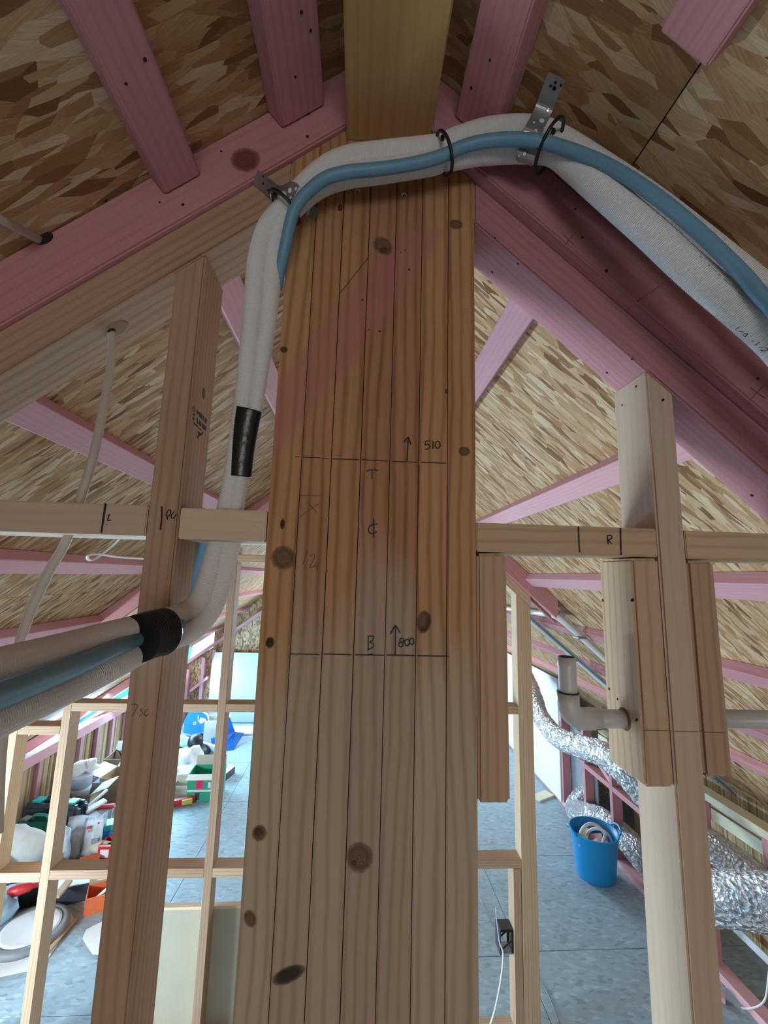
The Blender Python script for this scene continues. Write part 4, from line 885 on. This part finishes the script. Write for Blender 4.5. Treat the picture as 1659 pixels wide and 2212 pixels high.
p = fl_(400, 1668); crumple('plastic_bag', (p.x, p.y, 0), .17, .2, .16, CLOTH, 'crumpled pale plastic bag behind the green carton', 'bag', seed=9)
p = fl_(392, 1648); crumple('plastic_bag', (p.x - .16, p.y - .12, 0), .12, .12, .14, WHITE, 'crumpled white bag near the black vacuum', 'bag', seed=12)
p = fl_(425, 1655); tr = thing('parts_tray', 'small tray with a white packet behind the green carton', 'tray', (p.x, p.y, 0)); box('tray', (p.x, p.y, .012), .2, .14, .024, NAVY, tr); box('packet', (p.x, p.y, .06), .09, .06, .07, WHITE, tr, rz=.2); box('dark_packet', (p.x + .08, p.y, .05), .04, .05, .055, BLACK, tr)
# black vacuum
p = fl_(415, 1632); vc = thing('shop_vacuum', 'black domed vacuum cleaner on the floor below the white board', 'vacuum', (p.x, p.y, 0))
lathe('tank', [(.0, 0), (.16, 0), (.18, .03), (.17, .09), (.10, .13), (0, .14)], NAVY, Vector((p.x + .02, p.y, 0)), vc, 24, sx=1.3)
lathe('motor_head', [(.0, .10), (.09, .10), (.10, .16), (.09, .22), (.05, .25), (0, .255)], BLACK, Vector((p.x + .02, p.y + .02, 0)), vc, 20)
tube('vacuum_hose', [(p.x - .05, p.y - .05, .08, .022), (p.x - .2, p.y - .1, .14, .022), (p.x - .28, p.y + .03, .06, .022), (p.x - .2, p.y + .12, .03, .022)], BLACK, vc, seg=10, n=6)
tag(bar('skirting_board', fl_(385, 1595, .10), fl_(468, 1620, .07), .03, .13, WHITE, up=(0, -.5, 1)), 'long white skirting board lying behind the black vacuum', 'board')
carton((-1.98, 6.72), .32, .25, .30, .1, KRAFT, 'tall cardboard carton under the blue sheet and conduit coil', (('l', 1.2, .08),))
p = fl_(405, 1601); tag(box('carton', (p.x + .06, p.y + .25, .1), .3, .2, .2, BLUEP, rz=.2), 'blue carton under the conduit coil', 'box')
cc = thing('conduit_coil', 'coil of white conduit with a blue wrapper label by the far wall', 'coil', (-2.27, 6.78, .2))
c_ = UY(424, 1562, 6.7); ax = (EYE - c_).normalized(); ux = Vector((0, 0, 1)).cross(ax).normalized(); uz = ax.cross(ux); pts = []
for k in range(90):
    a = k * 2 * PI / 18; rr_ = .15 + .012 * math.sin(k * .7); q = c_ + ux * math.cos(a) * rr_ * 1.05 + uz * math.sin(a) * rr_ - ax * (k / 90 - .5) * .16; pts.append((*q, .016))
tube('coil_turns', pts, WHITE, cc, seg=8, n=2)
bm = bmesh.new(); add_hexa(bm, [c_ + ax * .10 + ux * x + uz * y for x, y in ((-.16, -.11), (-.05, -.14), (.12, -.12), (.15, 0), (.12, .10), (-.02, .17), (-.12, .15), (-.17, .03))], [c_ + ax * .108 + ux * x + uz * y for x, y in ((-.16, -.11), (-.05, -.14), (.12, -.12), (.15, 0), (.12, .10), (-.02, .17), (-.12, .15), (-.17, .03))]); bm_obj('wrapper_label', bm, BLUEP, frame(c_, ux, ax), cc)
disc('label_patch', c_ + ax * .11 + ux * .07 + uz * .02, ax, .035, WHITE, cc); disc('label_logo', c_ + ax * .11 - ux * .02, ax, .022, WHITE, cc); disc('label_logo', c_ + ax * .111 - ux * .02, ax, .011, BLACK, cc)
box('label_print', c_ + ax * .109 + ux * .022 + uz * .03, .012, .004, .14, WHITEINK, cc, bevel=0)
p = UY(452, 1566, 6.75); tag(box('plastic_crate', (p.x, p.y, p.z - .03), .2, .2, .12, plain('lilac_plastic', (0.6, 0.55, 0.66), .5), bevel=.01), 'lilac plastic crate on top of the tall carton', 'crate')
# blue plastic sheet standing folded
bm = bmesh.new(); V_ = [fl_(470, 1622, .01), fl_(505, 1620, .005), UY(528, 1583, 6.75), UY(508, 1581, 6.62), UY(496, 1548, 6.55), UY(478, 1590, 6.45), UY(455, 1595, 6.4), fl_(458, 1614, .02)]
vs = [bm.verts.new(q) for q in V_]
for f in ((0, 1, 3, 5), (1, 2, 3), (5, 3, 4), (0, 5, 6, 7)): bm.faces.new([vs[i] for i in f])
bmesh.ops.solidify(bm, geom=list(bm.faces), thickness=.006)
tag(bm_obj('plastic_sheet', bm, BLUEP, Matrix.Translation(V_[0])), 'folded blue plastic sheet standing on the floor before the white panel', 'sheet')
p = UY(515, 1406, 7.42); tag(box('plasterboard', (-1.62, 7.42, .56), 1.42, .02, 1.10, plain('pale_grey_panel', (0.46, 0.50, 0.55), .8, var=.02), rot=Matrix.Rotation(-.02, 3, 'X')), 'large white lining panel leaning on the far gable wall', 'panel')
p = fl_(530, 1585); tag(box('board_offcut', (p.x, p.y + .1, .015), .6, .35, .025, WHITE, rz=.15), 'flat white board on the floor below the far white panel', 'board')
p = UY(530, 1565, 7.42); tag(box('socket_box', (p.x, 7.43, .09), .09, .03, .08, NAVY, bevel=.004), 'small dark socket box at the foot of the far white panel', 'socket')
# tool cases against the knee wall
def case(c, sx, sy_, sz, rz, mat, latch, label):
    o = thing('tool_case', label, 'tool case', (c[0], c[1], 0)); R = Matrix.Rotation(rz, 3, 'Z'); P = lambda x, y, z: Vector((c[0], c[1], 0)) + R @ Vector((x, y, z))
    box('case_half', P(0, -sy_ / 4 - .002, sz / 2), sx, sy_ / 2 - .003, sz, mat, o, rz=rz, bevel=.03, seg=3); box('case_half', P(0, sy_ / 4 + .002, sz / 2), sx, sy_ / 2 - .003, sz, mat, o, rz=rz, bevel=.03, seg=3)
    for s in (-1, 1): box('latch', P(s * sx * .3, 0, sz + .005), sx * .16, sy_ * .5, .02, latch, o, rz=rz, bevel=.004)
    tube('handle', [(*P(-sx * .16, 0, sz), .012), (*P(-sx * .13, 0, sz + .035), .012), (*P(sx * .13, 0, sz + .035), .012), (*P(sx * .16, 0, sz), .012)], mat, o, seg=8, n=4)
case((-2.655, 4.33), .52, .17, .34, -.10, NAVY, TEAL, 'large dark slate tool case against the left knee wall')
case((-2.66, 4.15), .40, .13, .28, -.10, GREEN, GREY, 'green tool case in front of the dark slate case')
p = fl_(38, 1838); crumple('dust_sheet', (-2.70, 3.94, 0), .24, .13, .21, CLOTH, 'folded off-white dust sheet heaped at far left', 'cloth', amp=.12, seed=3)
crumple('rag', (-2.38, 3.86, 0), .07, .07, .10, GREY, 'grey rag beside the folded dust sheet', 'cloth', seed=6); crumple('plastic_bag', (-2.37, 4.00, 0), .07, .07, .17, plain('pale_blue_bag', (0.5, 0.6, 0.72), .6), 'pale blue bag in front of the green tool case', 'bag', seed=8)
p = Vector((-2.60, 3.72, 0)); tag(box('storage_box', (p.x, p.y, .07), .42, .16, .14, WHITE, rz=-.06, bevel=.006), 'low white storage box in front of the dust sheet', 'box')
p = Vector((-2.68, 3.70, 0)); crumple('work_glove', (p.x, p.y, .141), .08, .05, .05, TEAL, 'teal work glove on the low white storage box', 'glove', seed=5)
p = Vector((-2.80, 3.62, 0)); crumple('work_glove', (p.x, p.y, 0), .08, .07, .06, plain('pale_teal_cloth', (0.35, 0.6, 0.6), .8), 'pale teal glove on the floor beside the white storage box', 'glove', seed=15)
carton((-2.70, 4.76), .30, .26, .24, .1, CARD, 'cardboard carton holding two stacked pale tubs', (('r', 1.2, .16),), KRAFT)
lathe('paint_tub', [(0, 0), (.095, 0), (.10, .13), (.105, .135), (.105, .16), (0, .165)], plain('pale_blue_tub', (0.52, 0.58, 0.72), .5), Vector((-2.72, 4.76, .10)), None, 24); tag(bpy.context.scene.objects['paint_tub'], 'lower pale blue tub inside the carton by the knee wall', 'tub')
o = lathe('paint_tub', [(0, 0), (.09, 0), (.092, .09), (.10, .095), (.10, .115), (0, .12)], plain('pale_grey_tub', (0.58, 0.63, 0.74), .5), Vector((-2.71, 4.77, .268)), None, 24); tag(o, 'upper pale tub stacked with crumpled paper on top', 'tub')
crumple('paper_wad', (-2.70, 4.77, .392), .10, .08, .07, PAPER, 'crumpled white paper on top of the stacked tubs', 'paper', amp=.4, seed=11)
carton((-2.50, 5.10), .26, .28, .25, -.1, CARD, 'open cardboard carton with bent pale flaps by the knee wall', (('l', 1.3, .16), ('b', 1.0, .12), ('r', 1.9, .08)), KRAFT)
carton((-2.66, 5.48), .34, .26, .28, .05, CARD, 'cardboard carton of black cables at the back of the clutter', (('b', .4, .1),), KRAFT)
for k in range(3):
    tag(tube('black_cable', [(-2.76 + .09 * k, 5.44, .26, .008), (-2.72 + .09 * k, 5.40, .36, .008), (-2.66 + .09 * k, 5.38, .33, .008), (-2.64 + .07 * k, 5.40, .22, .008)], (BLACK, GREY, WHITE)[k], seg=6, n=5), ('black cable looping out of the back carton', 'grey cable looping out of the back carton', 'white cable looping out of the back carton')[k], 'cable')
tag(bar('timber_offcut', (-2.40, 5.62, .02), (-2.52, 5.30, .34), .02, .02, PINE), 'thin stick leaning across the back carton', 'offcut')
# red tub with white scraper
rt = thing('red_tub', 'red plastic tub lying tilted in the middle of the clutter', 'tub', (-2.36, 4.49, 0)); RR = Euler((-.35, .1, .35)).to_matrix()
box('tub_body', (-2.36, 4.49, .14), .22, .17, .10, WHITE, rt, rot=RR, bevel=.01); box('tub_lid', Vector((-2.36, 4.49, .14)) + RR @ Vector((0, 0, .065)), .24, .19, .03, RED, rt, rot=RR, bevel=.008)
tag(bar('scraper', Vector((-2.47, 4.40, .21)), Vector((-2.36, 4.60, .31)), .025, .02, WHITE), 'white scraper handle lying on the red tub', 'tool')
tag(bar('brush', Vector((-2.41, 4.35, .24)), Vector((-2.31, 4.49, .27)), .07, .02, PAPER), 'white flat brush on the red tub', 'tool')
lathe('oval_bin', [(0, .01), (.085, 0), (.10, .20), (.104, .205), (.096, .205), (.08, .03), (0, .03)], KRAFT, Vector((-2.10, 4.56, 0)), None, 28, sx=1.35, xa=(1, .35, 0)); tag(S.objects['oval_bin'], 'open oval cream bin beside the red tub', 'bin')
bt = thing('bottle', 'clear bottle with a red cap at the edge of the clutter', 'bottle', (-2.33, 4.86, 0)); lathe('bottle_body', [(0, 0), (.04, 0), (.042, .02), (.042, .15), (.018, .19), (.018, .2), (0, .2)], plain('pale_blue_bottle', (0.4, 0.52, 0.62), .25), Vector((-2.33, 4.86, 0)), bt, 16); lathe('cap', [(0, .2), (.022, .2), (.022, .235), (0, .24)], RED, Vector((-2.33, 4.86, 0)), bt, 14)
# white paper bag with print
bgp = fl_(165, 1858); bagc = Vector((bgp.x, bgp.y + .06, 0)); Rb = Matrix.Rotation(.25, 3, 'Z')
wbg = thing('paper_sack', 'white printed paper sack standing open in front of the clutter', 'bag', bagc)
def sackpt(x, y, z): return bagc + Rb @ Vector((x, y, z))
def sack(x0, x1, y, ztop, lean, nm):
    bm = bmesh.new(); A = []; 
    for j in range(7):
        z = ztop * j / 6; row = [bm.verts.new(sackpt(x0 + (x1 - x0) * i / 6, y + lean * z + .012 * math.sin(i * 2.1 + j), z + (.02 * math.sin(i * 3.3) if j == 6 else 0))) for i in range(7)]
        A.append(row)
    for a, b in zip(A, A[1:]):
        for i in range(6): bm.faces.new((a[i], a[i + 1], b[i + 1], b[i]))
    bmesh.ops.solidify(bm, geom=list(bm.faces), thickness=.003); return bm_obj(nm, bm, PAPER, frame(bagc), wbg, smooth=True)
sack(-.15, .0, -.06, .23, .12, 'sack_front'); sack(.0, .15, -.05, .29, .18, 'sack_front'); sack(-.15, .15, .06, .28, .1, 'sack_back')
for (x, z, w_, h_, mt, nm) in ((.045, .225, .035, .022, RED, 'red_logo'), (.11, .25, .014, .014, RED, 'red_logo'), (.10, .12, .05, .04, GREY, 'grey_print'), (.11, .06, .05, .03, GREY, 'grey_print'), (-.14, .13, .02, .02, RED, 'red_logo')):
    yy = -.05 + .18 * z if x > 0 else -.06 + .12 * z
    box(nm, sackpt(x, yy - .018, z), w_, .002, h_, mt, wbg, rot=Rb @ Matrix.Rotation(-.15, 3, 'X'), bevel=0)
M_ = frame(sackpt(.055, -.05 + .18 * .2 - .020, .20), Rb @ Vector((1, 0, 0)), Rb @ Vector((0, -1, .16)))
textmesh('sack_lettering', 'BO', .026, NAVY, M_, wbg)
tag(box('blue_pack', (-2.13, 4.30, .07), .22, .14, .13, BLUEP, rz=.4, bevel=.004), 'blue packet with a pale top behind the red crate', 'packet')
tag(box('blue_pack', (-1.93, 4.36, .012), .22, .16, .02, plain('blue_sleeve', (0.01, 0.16, 0.55), .4), rz=.35, bevel=.004), 'flat blue sleeve lying above the red crate', 'packet')
tag(box('battery_box', (-2.13, 4.30, .16), .16, .12, .05, TEAL, rz=.4, bevel=.004), 'pale teal box on top of the blue packet', 'box')
tag(lathe('card_tube', [(.048, 0), (.05, 0), (.05, .16), (.040, .16), (.040, .005), (0, .005)], KRAFT, Vector((-2.20, 4.17, .06)), None, 20, (1, -.35, .05)), 'cream cardboard tube lying beside the paper sack', 'tube')
tag(box('orange_packet', (-2.14, 4.02, .03), .14, .08, .06, ORANGE, rz=.5, bevel=.003), 'small orange packet in front of the paper sack', 'packet')
cr = thing('red_crate', 'small red crate with a paper label at the edge of the clutter', 'crate', (-2.05, 4.14, 0))
for s in (-1, 1): box('crate_side', (-2.05 + s * .055, 4.14, .06), .006, .14, .12, RED, cr, bevel=.001); box('crate_end', (-2.05, 4.14 + s * .07, .06), .104, .006, .12, RED, cr, bevel=.001)
box('crate_base', (-2.05, 4.14, .004), .104, .134, .008, RED, cr, bevel=.001); box('crate_label', (-2.05, 4.066, .06), .07, .002, .06, PAPER, cr, bevel=0); box('crate_rim', (-2.05, 4.068, .118), .125, .012, .01, plain('pink_plastic', (0.8, 0.35, 0.32), .5), cr, bevel=.001)
# nearest row, below the lower nogs
p = fl_(30, 1955); lb = thing('long_case', 'long black case lying at the left edge below the nog', 'case', (p.x, p.y, 0)); box('case_body', (p.x + .04, p.y + .0, .07), .46, .15, .13, BLACK, lb, rz=.55, bevel=.012); box('silver_trim', (p.x + .02, p.y + .0, .138), .4, .03, .008, ZINC, lb, rz=.55)
p = fl_(42, 1932, .15); dr = thing('cordless_drill', 'red cordless drill resting on the long black case', 'drill', (p.x, p.y, .15)); lathe('drill_body', [(0, -.09), (.03, -.09), (.034, 0), (.03, .06), (.018, .07), (.018, .10), (0, .105)], RED, Vector((p.x, p.y, .18)), dr, 14, (1, .4, .1)); bar('drill_grip', (p.x - .03, p.y, .17), (p.x - .05, p.y - .08, .15), .035, .04, RED, parent=dr, bevel=.006); box('drill_battery', (p.x - .05, p.y - .1, .15), .06, .05, .045, BLACK, dr, bevel=.005)
p = fl_(130, 1965); tb = thing('long_case', 'long dark box with a white top edge beside the orange box', 'case', (p.x, p.y, 0)); box('case_body', (p.x + .02, p.y + .1, .06), .40, .12, .12, NAVY, tb, rz=.35, bevel=.006); box('white_edge', (p.x + .02, p.y + .1, .123), .40, .12, .008, WHITE, tb, rz=.35)
p = fl_(175, 1925); tag(box('red_tray', (p.x, p.y + .1, .04), .22, .12, .06, RED, rz=.3, bevel=.006), 'red tray behind the orange box', 'tray')
tag(bar('timber_offcut', fl_(120, 1938, .14), fl_(150, 1902, .16), .05, .02, PINE_PALE), 'pale wood strip lying across the dark box', 'offcut')
ob = carton((-1.77, 3.60), .24, .16, .11, .42, ORANGE, 'open orange box of small tools on the near floor', (('b', .5, .05),), CARD)
for k, (mt, nm, lab) in enumerate(((WHITE, 'marker', 'white marker in the open orange box'), (GREY, 'screwdriver', 'grey screwdriver in the open orange box'), (NAVY, 'snips', 'dark snips in the open orange box'))):
    q = Vector((-1.77, 3.60, .07)) + Matrix.Rotation(.42, 3, 'Z') @ Vector((-.06 + .06 * k, -.03, 0)); tag(tube(nm, [(*q, .010), (*(q + Vector((.05, .03, .035))), .012), (*(q + Vector((.08, .05, .06))), .010)], mt, seg=10, n=3), lab, 'tool')
pp = [fl_(*q, .002) for q in ((-40, 2120), (60, 2098), (105, 2070), (158, 1985), (150, 1965), (120, 1975), (40, 1990), (-60, 2000))]
bm = bmesh.new(); add_hexa(bm, pp, [q + Vector((0, 0, .004)) for q in pp]); tag(bm_obj('paper_sheet', bm, PAPER, Matrix.Translation(pp[0])), 'large white paper sheet on the floor under the oval frame', 'paper')
tag(bar('timber_offcut', fl_(98, 2062, .012), fl_(163, 1985, .012), .03, .012, PINE), 'thin wood strip along the edge of the white paper sheet', 'offcut')
c = fl_(66, 2008, .03); rg = thing('oval_lamp', 'round white light panel with a dark rim lying on the paper sheet', 'light', (c.x, c.y, .006))
lathe('rim', [(.165, .0), (.215, .0), (.22, .02), (.21, .04), (.175, .04), (.165, .02)], GREY, Vector((c.x, c.y, .007)), rg, 40); lathe('rim_inner', [(.15, .01), (.168, .01), (.168, .045), (.15, .045)], WHITE, Vector((c.x, c.y, .007)), rg, 40); lathe('diffuser', [(0, .03), (.152, .03), (.152, .036), (0, .04)], PAPER, Vector((c.x, c.y, .007)), rg, 40)
tube('driver_lead', [(c.x - .16, c.y - .14, .03, .012), (c.x - .05, c.y - .2, .03, .012), (c.x + .06, c.y - .19, .03, .010)], NAVY, rg, seg=8, n=5)
pp = [fl_(*q, .004) for q in ((178, 2028), (186, 2010), (215, 1995), (235, 1990), (235, 2055), (212, 2062), (200, 2062))]
bm = bmesh.new(); add_hexa(bm, pp, [q + Vector((0, 0, .006)) for q in pp]); tag(bm_obj('card_sheet', bm, PAPER, Matrix.Translation(pp[0])), 'white card with clipped corners on the floor beside the left stud', 'card')
p = fl_(-5, 2005); crumple('plastic_bag', (p.x - .03, p.y, 0), .10, .12, .13, plain('blue_white_bag', (0.35, 0.55, 0.75), .6), 'blue and white bag cut by the left edge of the frame', 'bag', seed=21)
# ---- outside: blue tarpaulin and scaffold rail seen through the gap under the eave
bm = bmesh.new(); rws = []
for j in range(5):
    rws.append([bm.verts.new(Vector((-4.35 - .05 * math.sin(i * 1.3 + j), 5.2 + i * .45, .02 + .16 * j + .05 * math.sin(i * .9 + j * 2)))) for i in range(16)])
for a, b in zip(rws, rws[1:]):
    for i in range(15): bm.faces.new((a[i], a[i + 1], b[i + 1], b[i]))
bmesh.ops.solidify(bm, geom=list(bm.faces), thickness=.004)
tag(bm_obj('tarpaulin', bm, TARP, Matrix.Translation((-4.35, 6, 0)), smooth=True), 'blue tarpaulin hanging outside the gap under the left eave', 'tarpaulin')
